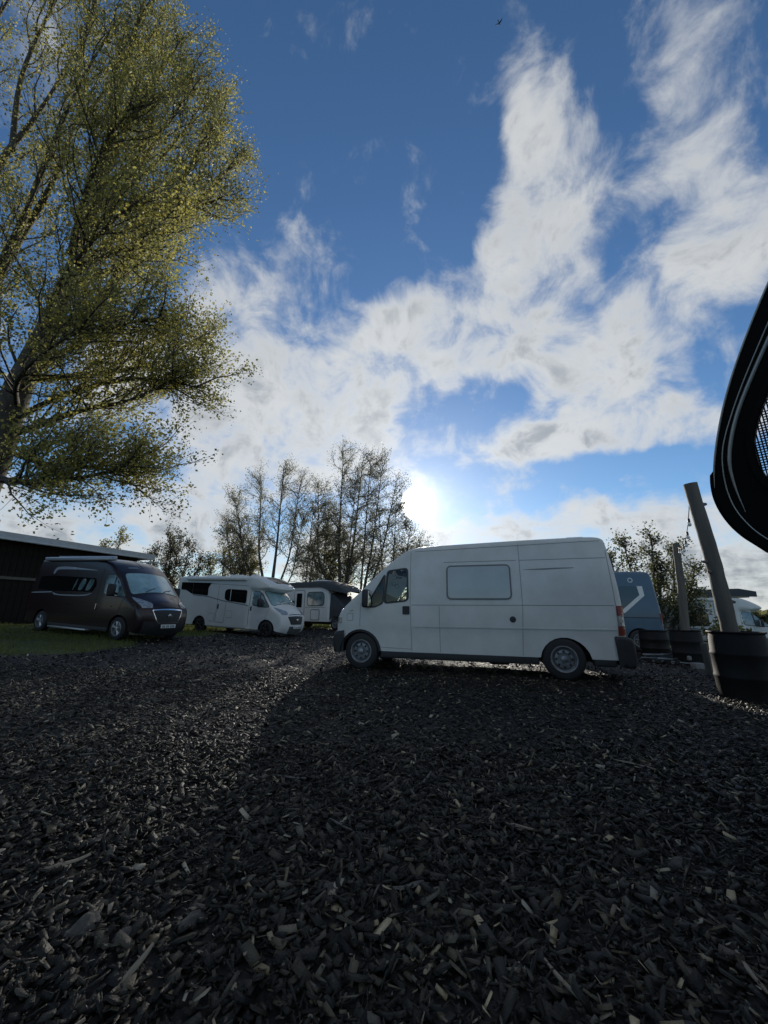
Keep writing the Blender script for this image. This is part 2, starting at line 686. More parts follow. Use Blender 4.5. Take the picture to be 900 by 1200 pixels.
def grow_poly(poly, d):
    """offset a roughly convex closed polygon outwards by d"""
    P = np.asarray(poly, float)
    c = P.mean(0)
    nx = np.roll(P, -1, 0) - np.roll(P, 1, 0)
    nrm = np.stack([nx[:, 1], -nx[:, 0]], 1)
    nrm /= np.maximum(np.hypot(nrm[:, 0], nrm[:, 1]), 1e-9)[:, None]
    area = ((P[:, 0] * np.roll(P[:, 1], -1) - np.roll(P[:, 0], -1) * P[:, 1])).sum()
    return P + nrm * d * (1 if area > 0 else -1)


def panel2d(outline, holes=(), step=.1, extra=None, keep_boundary=False):
    """Triangulated 2D region. Returns points (n,2), tris."""
    bnd = np.asarray(outline, float) if keep_boundary else resample(outline, step, True)
    loops = [bnd] + [resample(h, step, True) for h in holes]
    pts, edges = [], []
    for lp in loops:
        b = len(pts)
        pts += [tuple(p) for p in lp]
        edges += [(b + i, b + (i + 1) % len(lp)) for i in range(len(lp))]
    lo, hi = bnd.min(0), bnd.max(0)
    gx = np.arange(lo[0] + step / 2, hi[0], step)
    gz = np.arange(lo[1] + step / 2, hi[1], step)
    G = np.array([(a + (.25 * step if k % 2 else -.25 * step), b) for k, b in enumerate(gz) for a in gx]).reshape(-1, 2)
    lists = [(G, .45 * step)]
    if extra is not None and len(extra):
        lists.append((np.asarray(extra), .004))
    for Q, md in lists:
        if len(Q) == 0:
            continue
        ok = in_poly(Q, bnd)
        for lp in loops:
            ok &= dist_poly(Q, lp, True) > md
        for h in loops[1:]:
            ok &= ~in_poly(Q, h)
        pts += [tuple(p) for p in Q[ok]]
    v, e, f, *_ = delaunay_2d_cdt([Vector(p) for p in pts], edges, [], 0, 1e-6)
    v = np.array([tuple(p) for p in v])
    T = np.array([t for t in f if len(t) == 3], int)
    c = v[T].mean(1)
    ok = in_poly(c, bnd)
    for h in loops[1:]:
        ok &= ~in_poly(c, h)
    return v, T[ok]


def boundary_edges(T):
    cnt = {}
    for t in T:
        for a, b in ((t[0], t[1]), (t[1], t[2]), (t[2], t[0])):
            k = (min(a, b), max(a, b))
            cnt[k] = cnt.get(k, 0) + 1
            if cnt[k] == 1:
                cnt[(k, 'd')] = (a, b)
    return [cnt[(k, 'd')] for k in list(cnt) if isinstance(k[0], (int, np.integer)) and cnt[k] == 1]


class Body:
    """A vehicle shell: side outline in x (forward) and z, half width W(x, z), rounded into a top strip."""

    def __init__(s, profile, bottom, W, r=.1, crown=None, step=.09, ch=2):
        s.prof = resample(chaikin(profile, ch), step)
        s.W, s.r, s.step = W, r, step
        s.outline = np.vstack([s.prof, resample([tuple(s.prof[-1])] + list(bottom) + [tuple(s.prof[0])], step)[1:-1]])
        seg = np.hypot(*np.diff(s.prof, axis=0).T)
        s.S = np.r_[0, np.cumsum(seg)]
        t = np.gradient(s.prof, axis=0)
        t /= np.hypot(t[:, 0], t[:, 1])[:, None]
        s.N = np.stack([t[:, 1], -t[:, 0]], 1)
        if (s.N[len(s.N) // 2, 1]) < 0:
            s.N = -s.N
        s.crown = crown or (lambda S: np.full(len(S), .04))

    def side(s, P, sgn=1, off=0.):
        P = np.atleast_2d(np.asarray(P, float))
        d = np.minimum(dist_poly(P, s.prof), s.r)
        y = s.W(P[:, 0], P[:, 1]) - s.r + np.sqrt(np.maximum(s.r ** 2 - (s.r - d) ** 2, 0)) + off
        return np.stack([P[:, 0], sgn * y, P[:, 1]], 1)

    def top(s, Q, off=0.):
        """Q: (s along profile, q in -1..1)"""
        Q = np.atleast_2d(np.asarray(Q, float))
        x = np.interp(Q[:, 0], s.S, s.prof[:, 0])
        z = np.interp(Q[:, 0], s.S, s.prof[:, 1])
        nx = np.interp(Q[:, 0], s.S, s.N[:, 0])
        nz = np.interp(Q[:, 0], s.S, s.N[:, 1])
        w = s.W(x, z) - s.r
        k = s.crown(Q[:, 0]) * (1 - Q[:, 1] ** 2) + off
        return np.stack([x + nx * k, Q[:, 1] * w, z + nz * k], 1)

    def s_at(s, x, z):
        """arc length of the profile point nearest to x, z"""
        i = np.argmin((s.prof[:, 0] - x) ** 2 + (s.prof[:, 1] - z) ** 2)
        return float(s.S[i])

    def shell(s, name, m, parent, holes_side=(), holes_top=(), nq=13, smooth=40):
        """holes_side: list of (polygon, which) with which in (1, -1, 0=both)"""
        V, F = [], []
        ex = []
        for d in (.015, .045, .09):
            dd = d * s.r / .1
            ex.append(s.prof - s.N * dd)
        ex = np.vstack(ex)
        for sgn in (1, -1):
            hs = [h for h, w in holes_side if w in (0, sgn)]
            p, T = panel2d(s.outline, hs, s.step, ex, keep_boundary=True)
            b = len(V)
            V += [tuple(v) for v in s.side(p, sgn)]
            F += [tuple(int(i) + b for i in (t if sgn > 0 else t[::-1])) for t in T]
        # top strip
        if not holes_top:
            b = len(V)
            qs = np.linspace(-1, 1, nq)
            n = len(s.S)
            for S in s.S:
                V += [tuple(v) for v in s.top([(S, q) for q in qs])]
            for i in range(n - 1):
                for k in range(nq - 1):
                    F.append((b + i * nq + k, b + i * nq + k + 1, b + (i + 1) * nq + k + 1, b + (i + 1) * nq + k))
        else:
            out = np.vstack([np.stack([s.S, np.full(len(s.S), -1.)], 1),
                             [(s.S[-1], q) for q in np.linspace(-1, 1, nq)[1:-1]],
                             np.stack([s.S[::-1], np.full(len(s.S), 1.)], 1),
                             [(s.S[0], q) for q in np.linspace(1, -1, nq)[1:-1]]])
            p, T = panel2d(out, holes_top, s.step * 1.2, None, keep_boundary=True)
            b = len(V)
            V += [tuple(v) for v in s.top(p)]
            F += [tuple(int(i) + b for i in t) for t in T]
        me = raw_mesh(name, V, F)
        bm = bmesh.new()
        bm.from_mesh(me)
        bmesh.ops.remove_doubles(bm, verts=bm.verts[:], dist=.0015)
        bmesh.ops.recalc_face_normals(bm, faces=bm.faces[:])
        bm.to_mesh(me)
        bm.free()
        smooth_by_angle(me, smooth)
        return link(name, me, m, parent)

    def patch(s, name, m, parent, poly, sgn=1, off=.004, holes=(), step=None, top=False, depth=.012):
        """A thin piece lying on the shell."""
        step = step or s.step
        p, T = panel2d(poly, holes, step)
        fn = (lambda P, o: s.top(P, o)) if top else (lambda P, o: s.side(P, sgn, o))
        n = len(p)
        V = [tuple(v) for v in fn(p, off)] + [tuple(v) for v in fn(p, off - depth)]
        F = [tuple(int(i) for i in t) for t in T]
        F += [(a, b, b + n, a + n) for a, b in boundary_edges(T)]
        me = raw_mesh(name, V, F)
        bm = bmesh.new()
        bm.from_mesh(me)
        bmesh.ops.recalc_face_normals(bm, faces=bm.faces[:])
        bm.to_mesh(me)
        bm.free()
        smooth_by_angle(me, 40)
        return link(name, me, m, parent)

    def line(s, name, m, parent, pts, width=.014, sgn=1, off=.0025, top=False):
        """A thin strip along pts on the shell (a seam, a groove, a stripe)."""
        P = resample(pts, .08)
        t = np.gradient(P, axis=0)
        t /= np.maximum(np.hypot(t[:, 0], t[:, 1]), 1e-9)[:, None]
        nrm = np.stack([-t[:, 1], t[:, 0]], 1)
        fn = (lambda Q: s.top(Q, off)) if top else (lambda Q: s.side(Q, sgn, off))
        A, B = fn(P + nrm * width / 2), fn(P - nrm * width / 2)
        n = len(P)
        me = raw_mesh(name, list(A) + list(B), [(i, i + 1, n + i + 1, n + i) for i in range(n - 1)])
        return link(name, me, m, parent)


def arch(cx, r, z0, n=11, zc=.34):
    """wheel arch from front to rear along the sill (z0), centre height zc"""
    a0 = math.asin(max(-1, min(1, (z0 - zc) / r)))
    return [(cx + r * math.cos(a0 + (PI - 2 * a0) * k / n), zc + r * math.sin(a0 + (PI - 2 * a0) * k / n)) for k in range(n + 1)]


def wheel(parent, x, y, r, wd, style, sgn, z=None):
    """tyre is the part; rim and hub are its pieces. sgn: side the outer face looks to"""
    z = r if z is None else z
    ri = r * .60
    tyre = MB().lathe([(ri, -wd / 2), (r * .86, -wd / 2 - .004), (r * .955, -wd / 2 + .012), (r, -wd / 2 + .035), (r, wd / 2 - .035), (r * .955, wd / 2 - .012),
                       (r * .86, wd / 2 + .004), (ri, wd / 2)], 40, 'Y', (x, y, z)).build('wheel', 'rubber', parent)
    yo = y + sgn * wd / 2
    if style == 'steel':
        rim = MB().lathe([(ri + .012, sgn * .004), (ri + .004, sgn * .010), (ri - .012, sgn * .004), (ri - .020, -sgn * .030), (ri * .78, -sgn * .055),
                          (ri * .72, -sgn * .020), (ri * .52, -sgn * .012), (ri * .46, -sgn * .040), (ri * .12, -sgn * .040), (0.001, -sgn * .040)], 40, 'Y', (x, yo, z)).build('rim', 'wheel_grey', tyre)
        hb = MB().lathe([(.055, -sgn * .04), (.052, sgn * .005), (.03, sgn * .012), (.001, sgn * .012)], 20, 'Y', (x, yo, z)).build('hub', 'steel', tyre)
        for k in range(8):
            hl = MB()
            a = 2 * PI * k / 8
            hl.lathe([(.020, -sgn * .0135), (.001, -sgn * .0130)], 10, 'Y', (x + ri * .62 * math.cos(a), yo + sgn * .004, z + ri * .62 * math.sin(a)))
            hl.build('vent_hole', 'underbody', tyre)
    else:
        MB().lathe([(ri + .008, sgn * .004), (ri - .012, sgn * .004), (ri - .02, -sgn * .08), (.001, -sgn * .08)], 32, 'Y', (x, yo, z)).build('rim', 'alloy_black' if style == 'dark' else 'alloy', tyre)
        sp = MB()
        for k in range(5):
            a = 2 * PI * k / 5 + .3
            c, s_ = math.cos(a), math.sin(a)
            for da in (-.16, .16):
                c2, s2 = math.cos(a + da), math.sin(a + da)
                sp.tube([(x + .05 * c, yo - sgn * .02, z + .05 * s_), (x + ri * .97 * c2, yo - sgn * .012, z + ri * .97 * s2)], [.03, .02], 6)
        sp.lathe([(.07, -sgn * .03), (.065, sgn * .0), (.001, sgn * .004)], 16, 'Y', (x, yo, z))
        sp.build('spoke', 'alloy' if style != 'dark' else 'alloy_black', tyre)
    return tyre


def mirror_unit(parent, x, y, z, sgn, w=.16, h=.30, m='black_plastic'):
    mb = MB().box(x - .07, y + sgn * .06 - (.0 if sgn > 0 else w), z - h / 2, x + .07, y + sgn * .06 + (w if sgn > 0 else .0), z + h / 2, .045)
    mb.tube([(x + .02, y - sgn * .03, z - h * .30), (x + .02, y + sgn * .10, z - h * .22)], .035, 8)
    o = mb.build('mirror', m, parent)
    MB().box(x - .076, y + sgn * .075 - (.0 if sgn > 0 else w - .03), z - h / 2 + .03, x - .071, y + sgn * .075 + (w - .03 if sgn > 0 else .0), z + h / 2 - .03).build('mirror_glass', 'chrome', o)
    return o


# ------------------------------------------------------------------ terrain
def sst(a, b, x):
    t = np.clip((np.asarray(x, float) - a) / (b - a), 0, 1)
    return t * t * (3 - 2 * t)


# vehicles: rear axle x, y, yaw, z, pitch (nose up)
POSE_WHITE = (3.403, 7.878, 2.836, 0.0, -.004)
POSE_DARK = (-11.451, 14.707, -.397, .288, -.035)
POSE_COACH = (-8.454, 20.387, -.433, .045, -.027)
POSE_OLD = (-5.3, 25.5, -.50, .05, 0.)
POSE_RIGHT = (15.2, 21.6, -.30, -.62, -.005)
POSE_BLUE = (8.35, 13.4, 2.95, .0, 0.)
CONTACT = []
for (px, py, yw, pz, pt), wb, w in ((POSE_WHITE, 3.7, .85), (POSE_DARK, 4.035, .88), (POSE_COACH, 4.035, .9), (POSE_OLD, 3.3, .9), (POSE_RIGHT, 4.035, .9)):
    for fx in (0, wb):
        for fy in (-w, w):
            CONTACT.append((px + fx * math.cos(yw) - fy * math.sin(yw), py + fx * math.sin(yw) + fy * math.cos(yw), pz + fx * math.sin(pt)))
CONTACT = np.array(CONTACT)


def base_gz(x, y):
    x = np.asarray(x, float)
    y = np.asarray(y, float)
    bank = .045 * np.clip(-x - 5, 0, 8) * (1 - sst(16, 21, y)) * sst(3, 9, y)
    drop = -.62 * sst(9, 15, x) * sst(11, 18, y)
    wob = .012 * np.sin(1.7 * x + .6 * y) * np.sin(1.1 * y - .4 * x) + .006 * np.sin(4.1 * x + 1.3) * np.sin(3.3 * y + .5 * x)
    rut = -.035 * np.exp(-((x - 1.1 - .22 * (y - 4)) / .20) ** 2) - .03 * np.exp(-((x + .65 - .22 * (y - 4)) / .2) ** 2) - .03 * np.exp(-((x - 3.0 - .5 * (y - 4)) / .25) ** 2)
    rut = rut * sst(1.2, 2.5, y) * (1 - sst(6, 8, y))
    return bank + drop + wob + rut


_D = np.hypot(CONTACT[:, None, 0] - CONTACT[None, :, 0], CONTACT[:, None, 1] - CONTACT[None, :, 1])
_K = np.exp(-(_D / 1.3) ** 2)
_w = np.linalg.solve(_K + 1e-6 * np.eye(len(_K)), CONTACT[:, 2] - base_gz(CONTACT[:, 0], CONTACT[:, 1]))


def gz(x, y):
    x = np.asarray(x, float)
    y = np.asarray(y, float)
    z = base_gz(x, y)
    for (cx, cy, _), w in zip(CONTACT, _w):
        z = z + w * np.exp(-((x - cx) ** 2 + (y - cy) ** 2) / 1.69)
    return z


def g1(x, y):
    return float(gz(np.array([x]), np.array([y]))[0])


def wob2(x, y, s):
    return np.sin(x * s + 1.3) * np.sin(y * s * 1.13 + .7) + .5 * np.sin(x * s * 2.3 + .2 * y) * np.sin(y * s * 2.1 + 2)


def grassy(x, y):
    """1 on the lawn and the meadow, 0 on the wood chips"""
    a = sst(-6.9, -7.6, x + .5 * wob2(x, y, .9)) * sst(8.2, 9.0, y + .35 * wob2(x, y, 1.1) - .12 * (x + 8))
    b = sst(24.5, 27, y + .6 * wob2(x, y, .6))
    c = sst(9.0, 11.0, x + .4 * wob2(x, y, .8)) * sst(10, 12, y)
    return np.maximum(np.maximum(a, b), c * .8)


def axis(lo, hi, far_lo, far_hi, st):
    a = list(np.arange(lo, hi + 1e-6, st))
    k, v = st, hi
    while v < far_hi:
        k *= 1.28
        v += k
        a.append(min(v, far_hi))
    k, v = st, lo
    pre = []
    while v > far_lo:
        k *= 1.28
        v -= k
        pre.append(max(v, far_lo))
    return np.array(pre[::-1] + a)


gx_ = axis(-22, 22, -900, 900, .16)
gy_ = axis(-4, 27, -300, 1500, .16)
GX, GY = np.meshgrid(gx_, gy_)
GZ = gz(GX.ravel(), GY.ravel())
nx_, ny_ = len(gx_), len(gy_)
ii = np.arange(nx_ * ny_).reshape(ny_, nx_)
quads = np.stack([ii[:-1, :-1].ravel(), ii[:-1, 1:].ravel(), ii[1:, 1:].ravel(), ii[1:, :-1].ravel()], 1)
gme = np_mesh('ground', np.stack([GX.ravel(), GY.ravel(), GZ], 1), quads, 4, None, True)
ga = gme.attributes.new('grassy', 'FLOAT', 'POINT')
ga.data.foreach_set('value', grassy(GX.ravel(), GY.ravel()).astype(np.float32))
link('ground', gme, 'ground', None, 'structure')


# ------------------------------------------------------------------ wood chips
def rot_xyz(yaw, pit, rol):
    cy, sy, cp, sp, cr, sr = np.cos(yaw), np.sin(yaw), np.cos(pit), np.sin(pit), np.cos(rol), np.sin(rol)
    ex = np.stack([cy * cp, sy * cp, sp], 1)
    ey = np.stack([-sy * cr - cy * sp * sr, cy * cr - sy * sp * sr, cp * sr], 1)
    return ex, ey, np.cross(ex, ey)


def scatter_chips(name, y0, y1, dens, lmin, lmax, solid, seed, tilt):
    r = np.random.default_rng(seed)
    A = (2.2 * y1 + 2.6) * (y1 - y0)
    n = int(A * dens)
    y = r.uniform(y0, y1, n)
    x = r.uniform(-1.1 * y1 - 1.3, 1.1 * y1 + 1.3, n)
    ok = (np.abs(x) < 1.1 * y + 1.3) & (grassy(x, y) < r.uniform(.15, .6, n))
    x, y = x[ok], y[ok]
    n = len(x)
    Ln = lmin + (lmax - lmin) * r.beta(1.1, 3.8, n)
    flake = r.random(n) < .45
    Wd = Ln * np.where(flake, r.uniform(.38, .8, n), r.uniform(.10, .26, n))
    Wd = np.clip(Wd, .004, .040)
    Th = np.clip(Wd * r.uniform(.12, .4, n), .0015, .007)
    yaw = r.uniform(0, 2 * PI, n)
    pit = r.normal(0, tilt, n)
    rol = r.normal(0, tilt * 1.2, n)
    ex, ey, ez = rot_xyz(yaw, pit, rol)
    lift = r.uniform(-.002, .020, n) ** 1.0 + np.abs(np.sin(pit)) * Ln * .30
    c = np.stack([x, y, gz(x, y) + lift], 1)
    pale = r.random(n)
    v = .004 + .014 * r.random(n) ** 2
    v = np.where(pale > .74, r.uniform(.02, .085, n), v)
    v = np.where(pale > .945, r.uniform(.08, .36, n), v)
    warm = r.uniform(0, 1, n)
    tint = np.stack([v * (1.14 + .12 * warm), v, v * (.76 - .2 * warm)], 1)
    tap = r.uniform(.45, 1.0, (n, 2))
    skew = r.uniform(-.25, .25, (n, 2)) * Ln[:, None]

    def pt(a, b, k):
        l_ = (a * Ln / 2 + (skew[:, 0] if b > 0 else skew[:, 1]) * .5)
        w_ = b * Wd / 2 * (tap[:, 0] if a > 0 else tap[:, 1])
        return c + ex * l_[:, None] + ey * w_[:, None] + ez * (k * Th / 2)[:, None]
    cor = [(-1, -1), (1, -1), (1, 1), (-1, 1)]
    if solid:
        V = np.stack([pt(a, b, 1) for a, b in cor] + [pt(a, b, -1) for a, b in cor], 1).reshape(-1, 3)
        base = (np.arange(n) * 8)[:, None, None]
        F = (base + np.array([(0, 1, 2, 3), (0, 4, 5, 1), (1, 5, 6, 2), (2, 6, 7, 3), (3, 7, 4, 0)])[None]).reshape(-1, 4)
        T = np.repeat(tint, 8, 0)
    else:
        V = np.stack([pt(a, b, 1) for a, b in cor], 1).reshape(-1, 3)
        F = (np.arange(n) * 4)[:, None] + np.arange(4)[None]
        T = np.repeat(tint, 4, 0)
    o = link(name, np_mesh(name, V, F, 4, T), 'chips', None, 'stuff')
    return o


w1 = scatter_chips('wood_chips', .9, 3.6, 3600, .010, .105, True, 1, .36)
tag(w1, 'wet dark wood chips thickly covering the near yard', 'wood chips')
w2 = scatter_chips('wood_chips', 3.5, 7.6, 1050, .022, .10, True, 2, .32)
tag(w2, 'wet dark wood chips spread in front of the white panel van', 'wood chips')
w3 = scatter_chips('wood_chips', 7.5, 15, 330, .03, .12, False, 3, .36)
tag(w3, 'wet dark wood chips under and behind the white panel van', 'wood chips')
w4 = scatter_chips('wood_chips', 15, 25, 90, .05, .15, False, 4, .38)
tag(w4, 'wet dark wood chips in front of the white motorhomes', 'wood chips')


def rock(name, x, y, sx, sy, sz, seed, m='stone'):
    bm = bmesh.new()
    bmesh.ops.create_icosphere(bm, subdivisions=3, radius=1)
    for v in bm.verts:
        d = v.co.normalized()
        k = 1 + .32 * mnoise.noise(d * 1.4 + Vector((seed * 3.1, 0, 0))) + .12 * mnoise.noise(d * 3.6 + Vector((0, seed, 0))) + .04 * mnoise.noise(d * 9 + Vector((0, 0, seed)))
        v.co = Vector((d.x * sx, d.y * sy, d.z * sz)) * k
    me = bpy.data.meshes.new(name)
    bm.to_mesh(me)
    bm.free()
    smooth_by_angle(me, 28)
    o = link(name, me, m)
    o.location = (x, y, g1(x, y) + sz * .45)
    o.rotation_euler = (.1 * math.sin(seed), .1 * math.cos(seed * 2), seed * 1.3)
    return o


stones = [(-1.02, 1.66, .055, .04, .03, 1, 'largest grey speckled stone half sunk in the wood chips'),
          (-.66, 1.68, .026, .05, .022, 2, 'long dark grey stone lying flat among the wood chips'),
          (-.86, 1.62, .03, .025, .02, 3, 'small brownish stone between the two larger grey stones'),
          (-.20, 1.86, .034, .028, .016, 4, 'flat square grey stone on the wood chips'),
          (1.34, 2.05, .05, .032, .024, 5, 'smooth rounded grey stone alone in the dark wood chips')]
for (x, y, a, b, c, s_, lb) in stones:
    tag(rock('stone', x, y, a, b, c, s_), lb, 'stone')

sticks = [(-.74, 1.45, .17, .012, 1.25, 'pale_wood', 'pale upright splinter of wood beside the largest stone'),
          (-1.35, 2.0, .16, .013, .7, 'pale_wood', None), (-.55, 2.9, .26, .008, .05, 'grey_wood', None), (.12, 1.85, .13, .012, .3, 'grey_wood', None),
          (1.9, 3.2, .30, .011, 2.5, 'pale_wood', None), (.55, 1.45, .16, .008, 1.9, 'pale_wood', None), (1.15, 1.5, .14, .009, 1.4, 'pale_wood', None),
          (-.2, 2.3, .18, .008, 2.4, 'grey_wood', None), (.75, 2.4, .16, .010, 2.9, 'pale_wood', None), (.3, 2.9, .20, .009, 1.0, 'grey_wood', None),
          (-2.2, 3.2, .22, .010, .15, 'grey_wood', None), (-1.0, 2.5, .18, .010, .5, 'pale_wood', None), (2.2, 2.5, .15, .009, 2.0, 'grey_wood', None)]
for k, (x, y, ln, r_, a, m_, lb) in enumerate(sticks):
    mb = MB()
    n = 6
    pts = [((t / n - .5) * ln, .006 * math.sin(.8 * t + k), .004 * math.sin(.9 * t + k)) for t in range(n + 1)]
    mb.tube(pts, [r_ * (.35 + .65 * math.sin(PI * (.12 + .8 * t / n))) * (.8 + .3 * random.random()) for t in range(n + 1)], 5)
    o = mb.build('stick', m_, None, 20)
    o.location = (x, y, g1(x, y) + .022)
    o.rotation_euler = (0, (-.45 if lb else random.uniform(-.10, .10)), a)
    o.scale.z = .6
    if lb:
        tag(o, lb, 'stick')
    else:
        tag(o, 'longer splinter of wood lying across the dark wood chips', 'stick', 'splinters on the wood chips')


# ------------------------------------------------------------------ grass
def scatter_grass(name, label, x0, x1, y0, y1, dens, h0, h1, seed, wd=.007):
    r = np.random.default_rng(seed)
    n = int((x1 - x0) * (y1 - y0) * dens)
    x, y = r.uniform(x0, x1, n), r.uniform(y0, y1, n)
    ok = grassy(x, y) * (.55 + .45 * np.clip(wob2(x, y, 2.2) + .6, 0, 1)) > r.random(n)
    x, y = x[ok], y[ok]
    n = len(x)
    h = r.uniform(h0, h1, n) * (.7 + .3 * np.clip(wob2(x, y, 1.4), -1, 1))
    a = r.uniform(0, 2 * PI, n)
    w = wd * r.uniform(.6, 1.4, n)
    lean = r.uniform(.1, .7, n) * h
    la = r.uniform(0, 2 * PI, n)
    c = np.stack([x, y, gz(x, y) - .005], 1)
    e = np.stack([np.cos(a) * w, np.sin(a) * w, np.zeros(n)], 1)
    ld = np.stack([np.cos(la) * lean, np.sin(la) * lean, h], 1)
    mid = c + ld * np.array([.4, .4, .6])
    V = np.stack([c - e, c + e, mid + e * .7, c + ld, mid - e * .7], 1).reshape(-1, 3)
    F = (np.arange(n) * 5)[:, None] + np.arange(5)[None]
    t = r.random(n)
    tint = np.stack([.085 + .10 * t, .12 + .075 * t, .026 + .025 * t], 1)
    dry = r.random(n) > .9
    tint[dry] = (.17, .15, .07)
    o = link(name, np_mesh(name, V, F, 5, np.repeat(tint, 5, 0)), 'blades', None, 'stuff')
    return tag(o, label, 'grass')


scatter_grass('grass', 'short green grass round the dark red camper van', -17, -6.3, 8.0, 17.5, 420, .04, .13, 11)
scatter_grass('grass', 'rough grass in front of the dark shed wall', -26, -8, 17, 26, 110, .08, .24, 12, .012)
scatter_grass('grass', 'rough grass behind the two black drums with poles', 8.2, 26, 10, 26, 110, .06, .2, 13, .012)
scatter_grass('grass', 'meadow grass under the trees behind the motorhomes', -24, 8, 24.5, 36, 60, .10, .32, 14, .018)


# ------------------------------------------------------------------ white panel van
def place(o, pose):
    x, y, yaw, z, pit = pose
    o.matrix_world = Matrix.Translation((x, y, z)) @ Matrix.Rotation(yaw, 4, 'Z') @ Matrix.Rotation(-pit, 4, 'Y')


def white_van():
    t = thing('panel_van', 'old white high roof panel van parked across the wood chips', 'van')
    place(t, POSE_WHITE)
    prof = [(4.24, .36), (4.30, .60), (4.30, .82), (4.27, 1.02), (4.18, 1.15), (3.98, 1.33), (3.71, 1.56), (3.60, 1.68), (3.33, 1.93), (2.90, 2.28), (2.66, 2.39), (2.3, 2.415), (1.33, 2.44),
            (.3, 2.465), (-.66, 2.475), (-.86, 2.44), (-.90, 2.32), (-.96, 1.88), (-1.00, 1.24), (-1.00, .75), (-.97, .36)]
    bottom = [(-.80, .36)] + arch(-.03, .41, .36, zc=.29)[::-1] + arch(3.73, .43, .36, zc=.31)[::-1]

    def W(x, z):
        w = .975 - .012 * sst(.9, .4, z) - .025 * sst(.84, .80, z) * sst(.40, .7, z) * .3
        w = w - .115 * sst(1.25, 2.5, z) * np.clip((z - 1.25) / 1.25, 0, 1) ** .6
        w = w - .10 * np.clip((x - 3.3) / 1.0, 0, 2) ** 2
        return w - .05 * np.clip((-.5 - x) / .5, 0, 1) ** 2 * sst(.8, 2.4, z)
    B = Body(prof, bottom, W, .09, step=.075)
    kx = lambda S: np.interp(np.interp(S, B.S, B.prof[:, 0]), [-1, -.9, 2.4, 2.9, 3.6, 4.3], [.02, .04, .05, .09, .13, .17])
    B.crown = kx
    glass = roundpoly([(3.155, 1.90), (2.765, 1.945), (2.745, 1.36), (2.80, 1.325), (3.215, 1.285)], .05)
    quarter = roundpoly([(3.575, 1.205), (3.51, 1.35), (3.225, 1.83), (3.265, 1.275), (3.42, 1.205)], .03)
    s0, s1 = B.s_at(3.66, 1.61), B.s_at(2.98, 2.21)
    scr = roundpoly([(s0, -.90), (s1, -.84), (s1, .84), (s0, .90)], .10)
    B.shell('body', 'van_white', t, holes_side=[(glass, 0), (quarter, 0)], holes_top=[scr])
    for sg in (1, -1):
        for g in (glass, quarter):
            B.patch('door_window', 'clear_glass', t, grow_poly(g, .008), sg, -.006, depth=.003)
            B.patch('window_seal', 'seal', t, grow_poly(g, .030 if g is glass else .022), sg, .004, [grow_poly(g, -.006)], .04, depth=.016)
    B.patch('windscreen', 'clear_glass', t, grow_poly(scr, .01), 1, -.004, top=True, depth=.003)
    # printed paper sunshade leaning behind the near door glass
    q = np.array([(3.16, 1.865), (2.765, 1.78), (2.765, 1.60), (2.96, 1.36), (3.20, 1.46)])
    ps = B.patch('paper_shade', 'paper', t, q, 1, -.03, depth=.003)
    pr = MB()
    for (cx, cz, r_) in ((3.02, 1.68, .07), (3.03, 1.66, .035), (2.97, 1.60, .04)):
        for k in range(14):
            a0, a1 = 2 * PI * k / 14, 2 * PI * (k + .8) / 14
            P = np.array([(cx + r_ * math.cos(a), cz + r_ * math.sin(a)) for a in (a0, a1)])
            S_ = B.side(P, 1, -.026)
            pr.tube([S_[0], S_[1]], .004, 4)
    pr.build('printed_lines', 'print', ps)
    B.patch('printed_block', 'print', ps, rrect(2.87, 1.755, 2.99, 1.795, .012), 1, -.024, depth=.003, step=.04)
    q2 = np.array([(3.2, 1.40), (3.0, 1.33), (2.90, 1.33), (3.2, 1.335)])
    # seams, creases and groove shade strips of both sides
    for sg in (1, -1):
        sm = [[(2.685, 2.30), (2.69, 1.2), (2.665, .38)], [(3.745, .80), (3.74, 1.20), (3.66, 1.42)], [(.605, 2.36), (.605, 1.2), (.66, .38)], [(2.12, 1.22), (2.12, .38)],
              [(-.86, 2.2), (-.885, 1.24)], [(2.66, .415), (3.28, .43)]]
        for p in sm:
            B.line('panel_seam', 'seam', t, p, .009, sg)
        for p in ([(2.66, 1.235), (-.86, 1.240)], [(.60, 2.06), (-.84, 2.065)], [(2.60, 2.30), (-.80, 2.38)], [(2.02, 2.06), (.66, 2.06)]):
            B.line('groove_shade', 'seam', t, p, .010, sg)  # no relief here: the shade in each groove is drawn as a grey strip
        B.patch('rub_mark', 'seam', t, roundpoly([(.56, 1.880), (.20, 1.872), (-.30, 1.893), (-.32, 1.903), (.0, 1.906), (.5, 1.888)], .01), sg, .0035, step=.05, depth=.004) if sg > 0 else None
        B.patch('pressed_crease', 'van_white', t, [(2.62, .815), (-.84, .835), (-.84, .855), (2.62, .835)], sg, .010, depth=.014)
        # long camper window with grey frame
        wn = rrect(.80, 1.365, 1.94, 1.965, .07)
        B.patch('side_window_frame', 'frame_grey', t, grow_poly(wn, .028), sg, .012, [wn], .06, depth=.02)
        B.patch('side_window', 'blind_glass', t, wn, sg, .010, depth=.014)
        B.patch('door_handle', 'black_plastic', t, rrect(2.705, 1.055, 2.845, 1.215, .02), sg, .012, step=.05)
        B.patch('tail_lamp', 'lamp_red', t, [(-.885, 1.235), (-1.00, 1.235), (-1.00, 1.075), (-.88, 1.075)], sg, .012, step=.05)
        B.patch('tail_lamp', 'lamp_clear', t, [(-.88, 1.072), (-1.00, 1.072), (-1.00, .905), (-.875, .905)], sg, .011, step=.05)
        B.patch('tail_lamp', 'lamp_orange', t, [(-.875, .902), (-1.00, .902), (-1.00, .75), (-.87, .75)], sg, .012, step=.05)
        B.patch('side_indicator', 'lamp_clear', t, rrect(4.165, .865, 4.262, .985, .02), sg, .010, step=.04)
